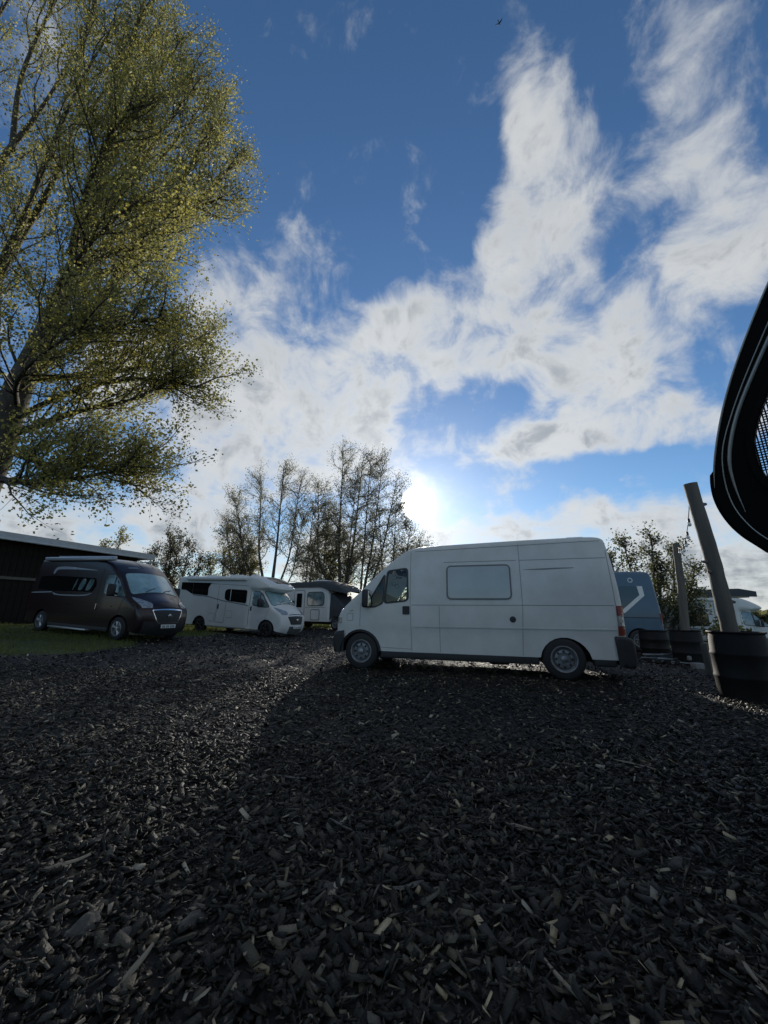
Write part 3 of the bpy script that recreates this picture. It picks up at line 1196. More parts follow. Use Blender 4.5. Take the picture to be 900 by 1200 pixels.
        ff = rrect(3.91, .93, 4.035, 1.06, .02)
        B.patch('filler_flap', 'van_white', t, ff, sg, .006, step=.05)
        B.patch('flap_gap', 'seam', t, grow_poly(ff, .010), sg, .003, [ff], .05, depth=.004)
        B.patch('bonnet_catch', 'seam', t, [(3.985, 1.115), (3.90, 1.135), (3.90, 1.12), (3.985, 1.10)], sg, .005, step=.05)
        mirror_unit(t, 3.58, .93 * sg, 1.36, sg, .17, .36)
        if sg > 0:
            c = B.side([(.79, .99)], 1)[0]
            MB().lathe([(.055, .0), (.052, .012), (.03, .016), (.001, .016)], 20, 'Y', tuple(c)).build('fuel_cap', 'black_plastic', t)
    # lower black trim
    fb = [(4.36, .30), (4.38, .55), (4.35, .70), (4.10, .735), (4.08, .60), (4.09, .30)]
    F = Body(fb[:4], [(4.08, .60), (4.09, .31)], lambda x, z: .965 - .13 * np.clip((x - 3.9) / .5, 0, 1) ** 2 + 0 * z, .05, lambda S: np.full(len(S), .15), .07, 1)
    F.shell('front_bumper', 'black_plastic', t)
    RB = Body([(-.80, .745), (-1.06, .73), (-1.11, .60), (-1.10, .26), (-.98, .235)], [(-.82, .27)], lambda x, z: .99 - .05 * np.clip((-.85 - x) / .3, 0, 1) ** 2 + 0 * z, .04, lambda S: np.full(len(S), .03), .06, 1)
    RB.shell('rear_bumper', 'black_plastic', t)
    for sg in (1, -1):
        y0, y1 = sorted((.80 * sg, .955 * sg))
        MB().box(.40, y0, .235, 3.30, y1, .375, .02).build('sill', 'black_plastic', t)
        MB().box(-.80, y0, .25, -.46, y1, .375, .02).build('sill', 'black_plastic', t)
        for cx, r_, zc in ((-.03, .43, .29), (3.73, .45, .31)):
            o = [(cx + r_ * math.cos(a), zc + r_ * math.sin(a)) for a in np.linspace(.1, PI - .1, 15)]
            i = [(cx + (r_ - .045) * math.cos(a), zc + (r_ - .045) * math.sin(a)) for a in np.linspace(PI - .1, .1, 15)]
            B.patch('arch_trim', 'black_plastic', t, np.array(o + i), sg, .012, step=.05, depth=.03) if cx > 1 else None
            # inner wheel housing
            V = []
            for a in np.linspace(0, PI, 15):
                for yy in (.955 * sg, .62 * sg):
                    V.append((cx + (r_ - .012) * math.cos(a), yy, zc + (r_ - .012) * math.sin(a)))
            Fc = [(2 * k, 2 * k + 1, 2 * k + 3, 2 * k + 2) for k in range(14)] + [tuple(range(1, 30, 2))]
            MB().add(V, Fc).build('wheel_housing', 'underbody', t)
        wheel(t, 0, .865 * sg, .345, .20, 'steel', sg)
        wheel(t, 3.70, .865 * sg, .345, .20, 'steel', sg)
    ub = MB().box(-.9, -.60, .30, 4.1, .60, .42)
    ub.tube([(3.3, .3, .26), (1.2, .35, .24), (.5, .35, .22)], .04)
    ub.box(.9, .3, .16, 1.25, .55, .32, .03)
    ub.box(2.0, -.5, .18, 2.3, .1, .32, .03)
    ub.tube([(0, -.8, .345), (0, .8, .345)], .05)
    ub.build('underbody', 'underbody', t)
    MB().box(-.96, -.86, .42, 2.9, .86, .45).build('load_floor', 'underbody', t)
    # cab interior
    for yy in (-.45, .45):
        MB().box(2.75, yy - .24, .75, 3.2, yy + .24, .95, .05).prism([(2.70, .9), (2.86, .9), (2.74, 1.55), (2.62, 1.55)], yy - .22, yy + .22).box(2.60, yy - .12, 1.58, 2.72, yy + .12, 1.78, .04).build('seat', 'seat_fabric', t)
    MB().prism([(3.35, .8), (3.95, .8), (3.95, 1.22), (3.70, 1.30), (3.40, 1.20)], -.82, .82).build('dashboard', 'dash', t)
    sw = [(3.28 + .08 * math.sin(a), .45 + .2 * math.cos(a), 1.24 + .17 * math.sin(a)) for a in np.linspace(0, 2 * PI, 25)]
    MB().tube(sw, .015, 6).tube([(3.28, .27, 1.24), (3.28, .63, 1.24)], .014, 6).build('steering_wheel', 'black_plastic', t)
    MB().box(2.42, -.84, .45, 2.45, .84, 2.25).build('bulkhead', 'blind_glass', t)
    MB().box(-.60, -.5, 2.50, -.30, .5, 2.53, .012).build('roof_vent', 'van_white', t)
    # headlamps and grille on the nose
    sa, sb = B.s_at(4.30, .80), B.s_at(4.22, 1.10)
    for sg in (1, -1):
        B.patch('headlamp', 'head_lamp', t, roundpoly([(sa, .55 * sg), (sb, .60 * sg), (sb, .97 * sg), (sa, .97 * sg)], .05), 1, .010, top=True)
    B.patch('grille', 'black_plastic', t, roundpoly([(sa, -.5), (sb - .08, -.5), (sb - .08, .5), (sa, .5)], .05), 1, .010, top=True)
    return t


white_van()


# ------------------------------------------------------------------ modern van front, shared by several vehicles
def cab_front(B, t, trim, lamp_dark, bonnet_m, plate=True, frame=True, z_up=2.0, x_up=3.52):
    s_ = B.s_at
    a, b = s_(4.17, 1.345), s_(x_up, z_up)
    scr = roundpoly([(a, -.93), (b, -.86), (b, .86), (a, .93)], .12)
    B.patch('windscreen', 'screen_shade', t, scr, 1, .006, top=True)
    B.patch('windscreen_seal', 'seal', t, grow_poly(scr, .035), 1, .004, [scr], top=True)
    for k in (-.45, .25):
        P = B.top([(a + .03, k), (a + .16, k + .30), (a + .20, k + .45)], .02)
        MB().tube([tuple(p) for p in P], .010, 5).build('wiper', 'black_plastic', t)
    g0, g1_ = s_(4.78, .60), s_(4.79, .86)
    gp = np.array([(g0 - .02, -.50), (g1_, -.70), (g1_, .70), (g0 - .02, .50)])
    B.patch('grille', 'black_plastic', t, roundpoly(gp, .06), 1, .010, top=True)
    if frame:
        B.patch('grille_frame', trim, t, roundpoly(grow_poly(gp, .028), .06), 1, .018, [roundpoly(gp * [1, .96], .06)], top=True, step=.05, depth=.02)
    c = B.top([((g0 + g1_) / 2, 0)], .03)[0]
    em = MB()
    bmv = []
    for r_, dx in ((.065, 0), (.058, .012), (.001, .016)):
        bmv.append([(c[0] + dx, c[1] + r_ * math.cos(k * PI / 10), c[2] + r_ * math.sin(k * PI / 10)) for k in range(20)])
    V = sum(bmv, [])
    em.add(V, [(i * 20 + k, i * 20 + (k + 1) % 20, (i + 1) * 20 + (k + 1) % 20, (i + 1) * 20 + k) for i in range(2) for k in range(20)])
    em.build('emblem', 'chrome', t)
    l0, l1 = s_(4.77, .90), s_(4.50, 1.14)
    for sg in (1, -1):
        pl = roundpoly([(l0 + .02, .66 * sg), (l0 + .06, .99 * sg), (l1 + .26, .995 * sg), (l1 + .12, .86 * sg), (l0 + .13, .60 * sg)], .04)
        B.patch('headlamp', 'head_lamp', t, pl, 1, .014, top=True, step=.05)
    B.line('bonnet_gap', 'seam_dark', t, [(g1_ + .06, -.58), (g1_ + .06, .58)], .02, top=True, off=.006)
    if plate:
        c = B.top([(s_(4.77, .47), 0)], .03)[0]
        p = MB().box(c[0] - .01, -.26, c[2] - .055, c[0] + .015, .26, c[2] + .055, .006).build('number_plate', 'plate', t)
        for y in (-.20, -.15, -.06, -.01, .08, .13, .18):
            mk = MB()
            mk.box(c[0] + .0155, y - .014, c[2] - .035, c[0] + .018, y + .014, c[2] + .035)
            mk.build('plate_character', 'print', p)


DUCATO_FRONT = [(4.70, .24), (4.80, .38), (4.82, .62), (4.79, .86), (4.70, 1.02), (4.52, 1.13), (4.25, 1.29), (4.05, 1.46), (3.78, 1.73), (3.52, 1.99)]


def ducato_crown(B):
    return lambda S: np.interp(np.interp(S, B.S, B.prof[:, 0]), [-1.1, 2.2, 3.0, 3.6, 4.2, 4.8], [.03, .03, .07, .11, .15, .18])


def cab_width(x, z):
    w = .995 - .02 * sst(.8, .3, z) - .115 * np.clip((z - 1.15) / 1.4, 0, 1) ** 1.2
    return w - .13 * np.clip((x - 3.9) / .9, 0, 2) ** 2


# ------------------------------------------------------------------ dark red camper van
def dark_van():
    t = thing('camper_van', 'dark red high roof camper van with awning parked on grass by shed', 'camper van')
    place(t, POSE_DARK)
    prof = DUCATO_FRONT + [(3.36, 2.12), (3.02, 2.36), (2.55, 2.50), (1.6, 2.54), (-.70, 2.54), (-.92, 2.47), (-.97, 2.25), (-1.02, 1.2), (-1.02, .7), (-.98, .30)]
    bottom = [(-.8, .30)] + arch(0, .42, .30, zc=.32)[::-1] + arch(4.035, .43, .30, zc=.32)[::-1]
    B = Body(prof, bottom, cab_width, .10, step=.10)
    B.crown = ducato_crown(B)
    B.shell('body', 'maroon', t)
    cab_front(B, t, 'chrome', False, 'maroon')
    # roof skylight and lamp strip above the screen
    a, b = B.s_at(3.30, 2.16), B.s_at(2.75, 2.45)
    B.line('roof_groove_shade', 'seam_dark', t, [(a, 0), (b + .5, 0)], .03, top=True, off=.004)  # flat dark strip painted for the shade in the roof groove
    B.patch('marker_strip', 'graphic_silver', t, roundpoly([(a + .01, -.62), (a + .05, -.62), (a + .05, -.25), (a + .01, -.20)], .02), 1, .012, top=True, step=.05)
    for sg in (1, -1):
        win = roundpoly([(-.58, 1.42), (-.58, 1.86), (.15, 1.90), (2.50, 1.84), (2.62, 1.62), (2.50, 1.40), (.40, 1.38)], .07)
        B.patch('side_window', 'dark_glass', t, win, sg, .010)
        for k, (xa, xb, m_) in enumerate(((1.42, 1.56, 'cab_glass_shade'), (1.72, 2.02, 'blind_glass'), (2.12, 2.44, 'blind_glass'))):
            B.patch('pale_window_patch', 'cab_glass_shade', t, roundpoly([(xa, 1.43), (xb - .12, 1.43), (xb, 1.62), (xb + .02, 1.80), (xa + .12, 1.82), (xa + .02, 1.6)], .06), sg, .013, step=.08, depth=.006)  # pale slanted patches lying on the dark window
        cw = roundpoly([(3.10, 1.36), (3.04, 1.94), (3.40, 1.97), (3.62, 1.84), (4.14, 1.30), (3.80, 1.30)], .06)
        B.patch('cab_window', 'cab_glass_shade', t, cw, sg, .008)
        B.patch('cab_window_seal', 'seal', t, grow_poly(cw, .03), sg, .005, [cw], .07)
        B.line('window_pillar', 'seal', t, [(3.55, 1.30), (3.50, 1.94)], .05, sg, .012)
        mirror_unit(t, 3.72, 1.0 * sg, 1.48, sg, .22, .38)
        B.patch('swoosh_graphic', 'graphic_silver', t, chaikin([(.02, 1.96), (.06, 2.13), (.20, 2.22), (.9, 2.22), (2.85, 2.08), (1.6, 2.12), (.35, 2.13), (.16, 2.08), (.14, 1.96)], 2, True), sg, .006, step=.07, depth=.006)
        B.patch('belt_graphic', 'graphic_silver', t, [(-.98, 1.30), (.30, 1.36), (.30, 1.32), (-.98, 1.265)], sg, .006, depth=.006)
        B.patch('belt_graphic', 'graphic_silver', t, chaikin([(.35, 1.30), (.55, 1.225), (2.15, 1.245), (2.5, 1.34), (2.5, 1.36), (2.1, 1.28), (.6, 1.26), (.4, 1.33)], 2, True), sg, .006, step=.06, depth=.006)
        for p in ([(2.78, 2.2), (2.80, 1.0), (2.74, .38)], [(1.42, 2.2), (1.42, .36)], [(3.95, .75), (4.05, 1.15), (4.20, 1.27)], [(-.9, .62), (-.45, .64)], [(.46, .62), (3.55, .58)]):
            B.line('panel_seam', 'seam_dark', t, p, .014, sg)
        B.patch('side_crease', 'maroon', t, [(.9, .965), (3.6, .97), (3.6, 1.0), (.9, .995)], sg, .016, depth=.02)
        B.patch('door_handle', 'chrome', t, rrect(2.86, .86, 2.90, 1.04, .015), sg, .03, step=.05, depth=.03)
        B.patch('tail_lamp', 'lamp_red', t, [(-.93, 1.25), (-1.02, 1.25), (-1.02, .75), (-.93, .75)], sg, .010, step=.06)
        y0, y1 = sorted((.80 * sg, .985 * sg))
        MB().box(.46, y0, .22, 3.58, y1, .34, .02).build('sill', 'black_plastic', t)
        wheel(t, 0, .88 * sg, .345, .215, 'alloy', sg)
        wheel(t, 4.035, .88 * sg, .345, .215, 'alloy', sg)
    # front bumper mask
    a, b = B.s_at(4.70, .24), B.s_at(4.82, .56)
    B.patch('lower_bumper', 'black_plastic', t, roundpoly([(a + .02, -.98), (b, -.98), (b, .98), (a + .02, .98)], .05), 1, .014, top=True)
    MB().box(-.55, -1.02, 2.42, 3.22, -.86, 2.545, .03).build('awning_case', 'graphic_silver', t)
    MB().tube([(-.5, .80, 2.60), (3.0, .80, 2.56)], .02, 6).tube([(-.3, -.7, 2.60), (2.9, -.7, 2.58)], .02, 6).build('roof_rail', 'satin_silver', t)
    MB().box(.75, -1.12, .20, 2.75, -.86, .25, .015).build('side_step', 'satin_silver', t)
    MB().box(-.95, -.75, .26, 4.6, .75, .42).tube([(0, -.8, .345), (0, .8, .345)], .05).build('underbody', 'underbody', t)
    MB().box(-1.08, -.92, .32, -.97, .92, .52, .03).build('rear_bumper', 'black_plastic', t)


dark_van()


# ------------------------------------------------------------------ coach built motorhomes
def motorhome(name, label, pose, variant):
    t = thing(name, label, 'motorhome')
    place(t, pose)
    roof = [(3.60, 2.08), (3.98, 2.10), (4.08, 2.20), (3.75, 2.42), (3.25, 2.63), (2.75, 2.66), (1.5, 2.66), (-1.55, 2.66), (-1.84, 2.62), (-1.92, 2.45), (-1.90, 1.5), (-1.82, .80), (-1.60, .42)]
    prof = DUCATO_FRONT + roof
    bottom = [(-1.0, .34)] + arch(0, .43, .34, zc=.34)[::-1] + [(2.95, .34), (3.0, .30)] + arch(4.035, .44, .30, zc=.32)[::-1]

    def W(x, z):
        k = sst(3.12, 2.92, x)
        u = sst(2.02, 2.12, z) * sst(4.2, 3.0, x)
        k = np.maximum(k, u)
        return cab_width(x, z) * (1 - k) + (1.10 - .02 * sst(2.2, 2.7, z)) * k
    B = Body(prof, bottom, W, .10, step=.10, ch=2)
    B.crown = ducato_crown(B)
    B.shell('body', 'coach_white', t)
    cab_front(B, t, 'coach_silver', True, 'coach_silver', frame=False)
    a, b = B.s_at(4.0, 2.28), B.s_at(3.40, 2.57)
    B.patch('front_skylight', 'dark_glass', t, roundpoly([(a, -.55), (b, -.62), (b, .62), (a, .55)], .12), 1, .012, top=True)
    for sg in (1, -1):
        cw = roundpoly([(3.16, 1.36), (3.10, 1.95), (3.48, 1.96), (3.62, 1.84), (4.12, 1.30), (3.8, 1.30)], .06)
        B.patch('cab_window', 'cab_glass_shade', t, cw, sg, .008)
        B.patch('cab_window_seal', 'seal', t, grow_poly(cw, .028), sg, .005, [cw], .07)
        B.line('window_pillar', 'seal', t, [(3.60, 1.30), (3.54, 1.92)], .05, sg, .012)
        mirror_unit(t, 3.74, 1.0 * sg, 1.46, sg, .22, .36)
        B.line('panel_seam', 'seam', t, [(3.02, 1.98), (3.02, .40)], .02, sg)
        B.line('panel_seam', 'seam', t, [(3.95, .75), (4.08, 1.15), (4.2, 1.27)], .014, sg)
        B.patch('tail_lamp', 'lamp_red', t, rrect(-1.78, .9, -1.70, 1.2, .02), sg, .012, step=.06)
        y0, y1 = sorted((.85 * sg, 1.07 * sg))
        MB().box(.47, y0, .28, 2.95, y1, .40, .02).build('skirt', 'coach_silver', t)
        wheel(t, 0, .93 * sg, .345, .215, 'dark', sg)
        wheel(t, 4.035, .88 * sg, .345, .215, 'dark', sg)
        if variant == 'left':
            w1_ = roundpoly([(-1.58, 1.98), (-1.60, 2.35), (.52, 2.33), (.34, 2.12), (.36, 1.72), (-.75, 1.78), (-1.2, 1.96)], .06)
            B.patch('side_window', 'dark_glass', t, w1_, sg, .010)
            B.line('side_window_division', 'seal', t, [(-.72, 1.80), (-.74, 2.33)], .03, sg, .013)
            w2_ = roundpoly([(1.50, 1.58), (1.47, 1.95), (1.62, 2.06), (2.86, 2.02), (2.86, 1.42), (1.72, 1.50)], .10)
            B.patch('side_window', 'dark_glass', t, w2_, sg, .010)
            B.line('side_window_division', 'coach_white', t, [(1.86, 1.52), (1.86, 2.05)], .035, sg, .014)
            B.line('stripe', 'graphic_grey', t, [(-.70, 1.74), (.36, 1.68), (1.40, 1.50), (2.90, 1.34), (3.0, 1.30)], .035, sg, .006)
            B.line('stripe', 'graphic_grey', t, [(.42, 2.16), (.40, 2.3), (2.9, 2.22)], .016, sg, .006)
            for p in ([(1.05, 2.20), (1.05, .52), (1.60, .50), (1.62, 1.4)],):
                B.line('door_gap', 'seam', t, p, .022, sg, .005)
            B.patch('door_handle', 'black_plastic', t, rrect(1.10, 1.12, 1.17, 1.34, .02), sg, .02, step=.05, depth=.02)
            B.patch('door_handle', 'black_plastic', t, rrect(3.07, 1.10, 3.13, 1.30, .02), sg, .02, step=.05, depth=.02)
            for (xa, za, xb, zb) in ((1.75, .75, 2.05, 1.05), (.60, .55, .95, .90)):
                hp = rrect(xa, za, xb, zb, .03)
                B.patch('service_hatch', 'coach_white', t, hp, sg, .010)
                B.patch('hatch_gap', 'seam', t, grow_poly(hp, .014), sg, .004, [hp], .06, depth=.006)
        else:
            hp = rrect(.70, 1.28, 1.62, 1.84, .05)
            B.patch('side_window', 'dark_glass', t, hp, sg, .012)
            B.patch('side_window_frame', 'seal', t, grow_poly(hp, .04), sg, .010, [hp], .07)
            B.patch('side_window', 'dark_glass', t, rrect(-1.35, 1.45, -.75, 1.95, .05), sg, .012)
            for p in ([(1.95, 2.35), (1.95, .52), (2.55, .52), (2.55, 2.35), (1.95, 2.35)],):
                B.line('door_gap', 'seam', t, p, .03, sg, .005)
            B.patch('coach_panel', 'coach_silver', t, rrect(2.02, 1.45, 2.48, 2.25, .05), sg, .012)
            B.line('stripe', 'graphic_grey', t, [(-1.8, 1.16), (2.9, 1.06)], .05, sg, .006)
    MB().box(-1.6, -.85, .28, 4.6, .85, .42).tube([(0, -.85, .345), (0, .85, .345)], .05).build('underbody', 'underbody', t)
    a, b = B.s_at(4.70, .24), B.s_at(4.82, .50)
    B.patch('lower_bumper', 'graphic_grey', t, roundpoly([(a + .02, -.6), (b - .03, -.6), (b - .03, .6), (a + .02, .6)], .05), 1, .012, top=True)
    if variant == 'left':
        MB().box(-1.2, -1.22, 2.46, 2.75, -1.07, 2.60, .04).build('awning_case', 'coach_white', t)
        MB().box(.8, -.3, 2.66, 1.5, .4, 2.80, .05).box(-.9, -.3, 2.66, -.3, .3, 2.78, .05).build('roof_vent', 'coach_white', t)
        MB().lathe([(.22, 2.66), (.22, 2.78), (.12, 2.84), (.001, 2.85)], 20, 'Z', (2.1, .1, 0)).build('satellite_dome', 'coach_white', t)
    else:
        MB().box(-1.7, -1.20, 2.48, 2.6, -1.07, 2.60, .04).build('awning_case', 'coach_white', t)
        fr = MB().prism([(1.2, 2.72), (1.26, 3.05), (3.2, 3.12), (3.9, 2.98), (3.9, 2.72)], -.98, -.93).build('roof_screen', 'tarp', t)
        MB().box(1.3, -.93, 2.68, 3.6, .8, 2.74).build('solar_panel', 'solar', t)
        MB().box(-1.2, -.4, 2.66, -.5, .4, 2.80, .05).build('roof_vent', 'coach_white', t)
    return t


motorhome('motorhome', 'white low profile motorhome with dark side windows and grey stripe beside camper van', POSE_COACH, 'left')
motorhome('motorhome', 'white motorhome with dark roof panel standing beyond the black drum', POSE_RIGHT, 'right')


# older motorhome with a dark canvas roof cover, behind the white one
def old_motorhome():
    t = thing('motorhome', 'old white motorhome under a dark roof cover between trees and panel van', 'motorhome')
    place(t, POSE_OLD)
    prof = [(3.05, .45), (3.05, 1.6), (3.0, 2.15), (2.75, 2.42), (2.3, 2.50), (-2.2, 2.50), (-2.4, 2.35), (-2.4, .6), (-2.3, .45)]
    B = Body(prof, [(-.5, .45)] + arch(0, .42, .45, zc=.34)[::-1] + [(2.9, .45)], lambda x, z: 1.08 + 0 * x, .12, step=.10, ch=2)
    B.crown = lambda S: np.full(len(S), .05)
    B.shell('body', 'coach_white', t)
    for sg in (1, -1):
        for poly in (roundpoly([(1.45, 1.38), (1.45, 2.12), (2.55, 2.12), (2.66, 1.95), (2.66, 1.38)], .16), rrect(-1.5, 1.38, -.25, 2.12, .08)):
            B.patch('side_window', 'cab_glass_shade', t, poly, sg, .010)
            B.patch('side_window_frame', 'seal', t, grow_poly(poly, .05), sg, .008, [poly], .06)
        dr = rrect(.42, .50, 1.20, 2.24, .06)
        B.patch('door', 'coach_white', t, dr, sg, .012)
        B.patch('door_gap', 'seam_dark', t, grow_poly(dr, .025), sg, .006, [dr], .06)
        B.patch('door_window', 'dark_glass', t, rrect(.60, 1.25, 1.02, 2.08, .04), sg, .018)
        hp = rrect(1.75, .55, 2.35, 1.10, .06)
        B.patch('service_hatch', 'coach_white', t, hp, sg, .014)
        B.patch('hatch_gap', 'seam_dark', t, grow_poly(hp, .035), sg, .008, [hp], .06)
        B.line('trim_line', 'seam', t, [(1.3, 1.26), (2.75, 1.26)], .03, sg, .006)
        wheel(t, 0, .90 * sg, .33, .2, 'steel', sg)
        wheel(t, 3.45, .86 * sg, .33, .2, 'steel', sg)
    cab = [(4.75, .45), (4.80, .95), (4.45, 1.15), (4.0, 1.35), (3.25, 2.05), (3.0, 2.10), (2.98, .45)]
    Cb = Body(cab[:6], [(2.98, .45)] + arch(3.45, .42, .45, zc=.34)[::-1], lambda x, z: .98 - .1 * np.clip((z - 1.2), 0, 1), .08, lambda S: np.full(len(S), .08), .10, 1)
    Cb.shell('cab', 'tarp', t)
    rc = [(4.35, 2.12), (4.1, 2.30), (3.4, 2.62), (2.5, 2.80), (1.2, 2.76), (-2.3, 2.70), (-2.5, 2.62), (-2.46, 2.46)]
    Rc = Body(rc, [(2.4, 2.44), (3.0, 2.26), (4.25, 2.04)], lambda x, z: 1.17 - .15 * np.clip((x - 2.8) / 1.6, 0, 1) ** 2 + 0 * z, .10, lambda S: np.full(len(S), .08), .10, 2)
    Rc.shell('roof_cover', 'tarp', t)
    MB().box(1.4, -.6, 2.80, 2.3, .2, 2.91, .04).build('roof_vent', 'coach_white', t)
    MB().box(-2.3, -.8, .30, 4.5, .8, .5).build('underbody', 'underbody', t)


old_motorhome()


# blue van whose tail shows behind the white van
def blue_van():
    t = thing('blue_van', 'blue van with white curved stripe behind the tail of the white panel van', 'van')
    place(t, POSE_BLUE)
    prof = [(4.4, .4), (4.45, .9), (4.1, 1.15), (3.6, 1.4), (2.9, 2.3), (2.4, 2.45), (-.2, 2.48), (-.40, 2.44), (-.46, 2.3), (-.56, 1.2), (-.58, .5), (-.55, .42)]
    B = Body(prof, [(-.42, .42)] + arch(.15, .38, .42, zc=.33)[::-1] + arch(3.4, .40, .42, zc=.33)[::-1], lambda x, z: .96 - .07 * np.clip((z - 1.2) / 1.2, 0, 1) + 0 * x, .09, lambda S: np.full(len(S), .06), .10, 2)
    B.shell('body', 'blue_paint', t)
    for sg in (1, -1):
        B.patch('side_window', 'dark_glass', t, roundpoly([(.55, 1.35), (.55, 2.0), (.02, 2.0), (.02, 1.66), (.30, 1.35)], .05), sg, .010)
        B.patch('white_stripe', 'coach_white', t, [(.04, 2.0), (-.12, 2.0), (-.14, 1.70), (.50, 1.16), (.60, 1.16), (.60, 1.22), (.0, 1.72)], sg, .014, depth=.008)
        c = B.side([(.20, 2.19)], sg, .008)[0]
        MB().lathe([(.075, 0), (.075, sg * .006), (.055, sg * .006), (.055, 0)], 18, 'Y', tuple(c)).build('round_badge', 'coach_silver', t)
        B.patch('side_window', 'dark_glass', t, rrect(1.0, 1.4, 2.4, 2.0, .06), sg, .010)
        B.patch('tail_lamp', 'lamp_red', t, rrect(-.57, .8, -.50, 1.15, .02), sg, .012, step=.06)
        B.line('groove_shade', 'seam_dark', t, [(-.5, 1.02), (3.4, 1.02)], .02, sg)  # groove not cut in: its shade is a dark strip on the panel
        wheel(t, .15, .86 * sg, .33, .2, 'steel', sg)
        wheel(t, 3.4, .86 * sg, .33, .2, 'steel', sg)
    MB().box(-.66, -.92, .36, -.52, .92, .58, .03).build('rear_bumper', 'black_plastic', t)
    MB().box(-.5, -.8, .28, 4.2, .8, .44).build('underbody', 'underbody', t)


blue_van()


# ------------------------------------------------------------------ shed
def shed():
    t = thing('shed', 'long dark timber shed with pale grey roof edge behind the camper van', 'shed')
    A, Bp = Vector((-21.4, 18.0, 0)), Vector((-17.0, 28.6, 0))
    d = (Bp - A).normalized()
    n = Vector((d.y, -d.x, 0))                 # towards the yard
    L = (Bp - A).length
    M_ = Matrix(((d.x, n.x, 0, A.x), (d.y, n.y, 0, A.y), (0, 0, 1, 0), (0, 0, 0, 1)))
    t.matrix_world = M_
    # board and batten wall
    W = MB().box(-9, -6.6, -.1, L - .9, -.62, 4.72)
    W.build('wall', 'shed_wall', t)
    k = 0
    x = -8.9
    rr = random.Random(5)
    bd = raw_mesh('board', *(lambda b: (b.V, b.F))(MB().box(-.14, 0, 0, .14, .035, 4.7, .004)))
    bd.materials.append(MATS['shed_wall'])
    while x < L - 1.1:
        o = link('board', bd, None, t)
        o.location = (x + .14, -.618 + rr.uniform(0, .008), -.05)
        x += .30
    MB().box(-9, -.58, 2.55, L - 1.0, -.50, 2.70).build('rail', 'grey_wood', t)
    MB().prism([(-9.3, 4.66), (L, 4.66), (L, 5.0), (-9.3, 5.06)], -.10, -.02).build('fascia', 'fascia', t)
    MB().box(L - .08, -7.0, 4.64, L + .02, -.12, 5.0).build('fascia', 'fascia', t)
    MB().box(-9.3, -7.0, 4.74, L - .1, -.12, 4.98).build('roof', 'roof_felt', t)
    MB().tube([(-9.3, .03, 4.66), (L - .1, .03, 4.62)], .055, 8).build('gutter', 'fascia', t)


shed()


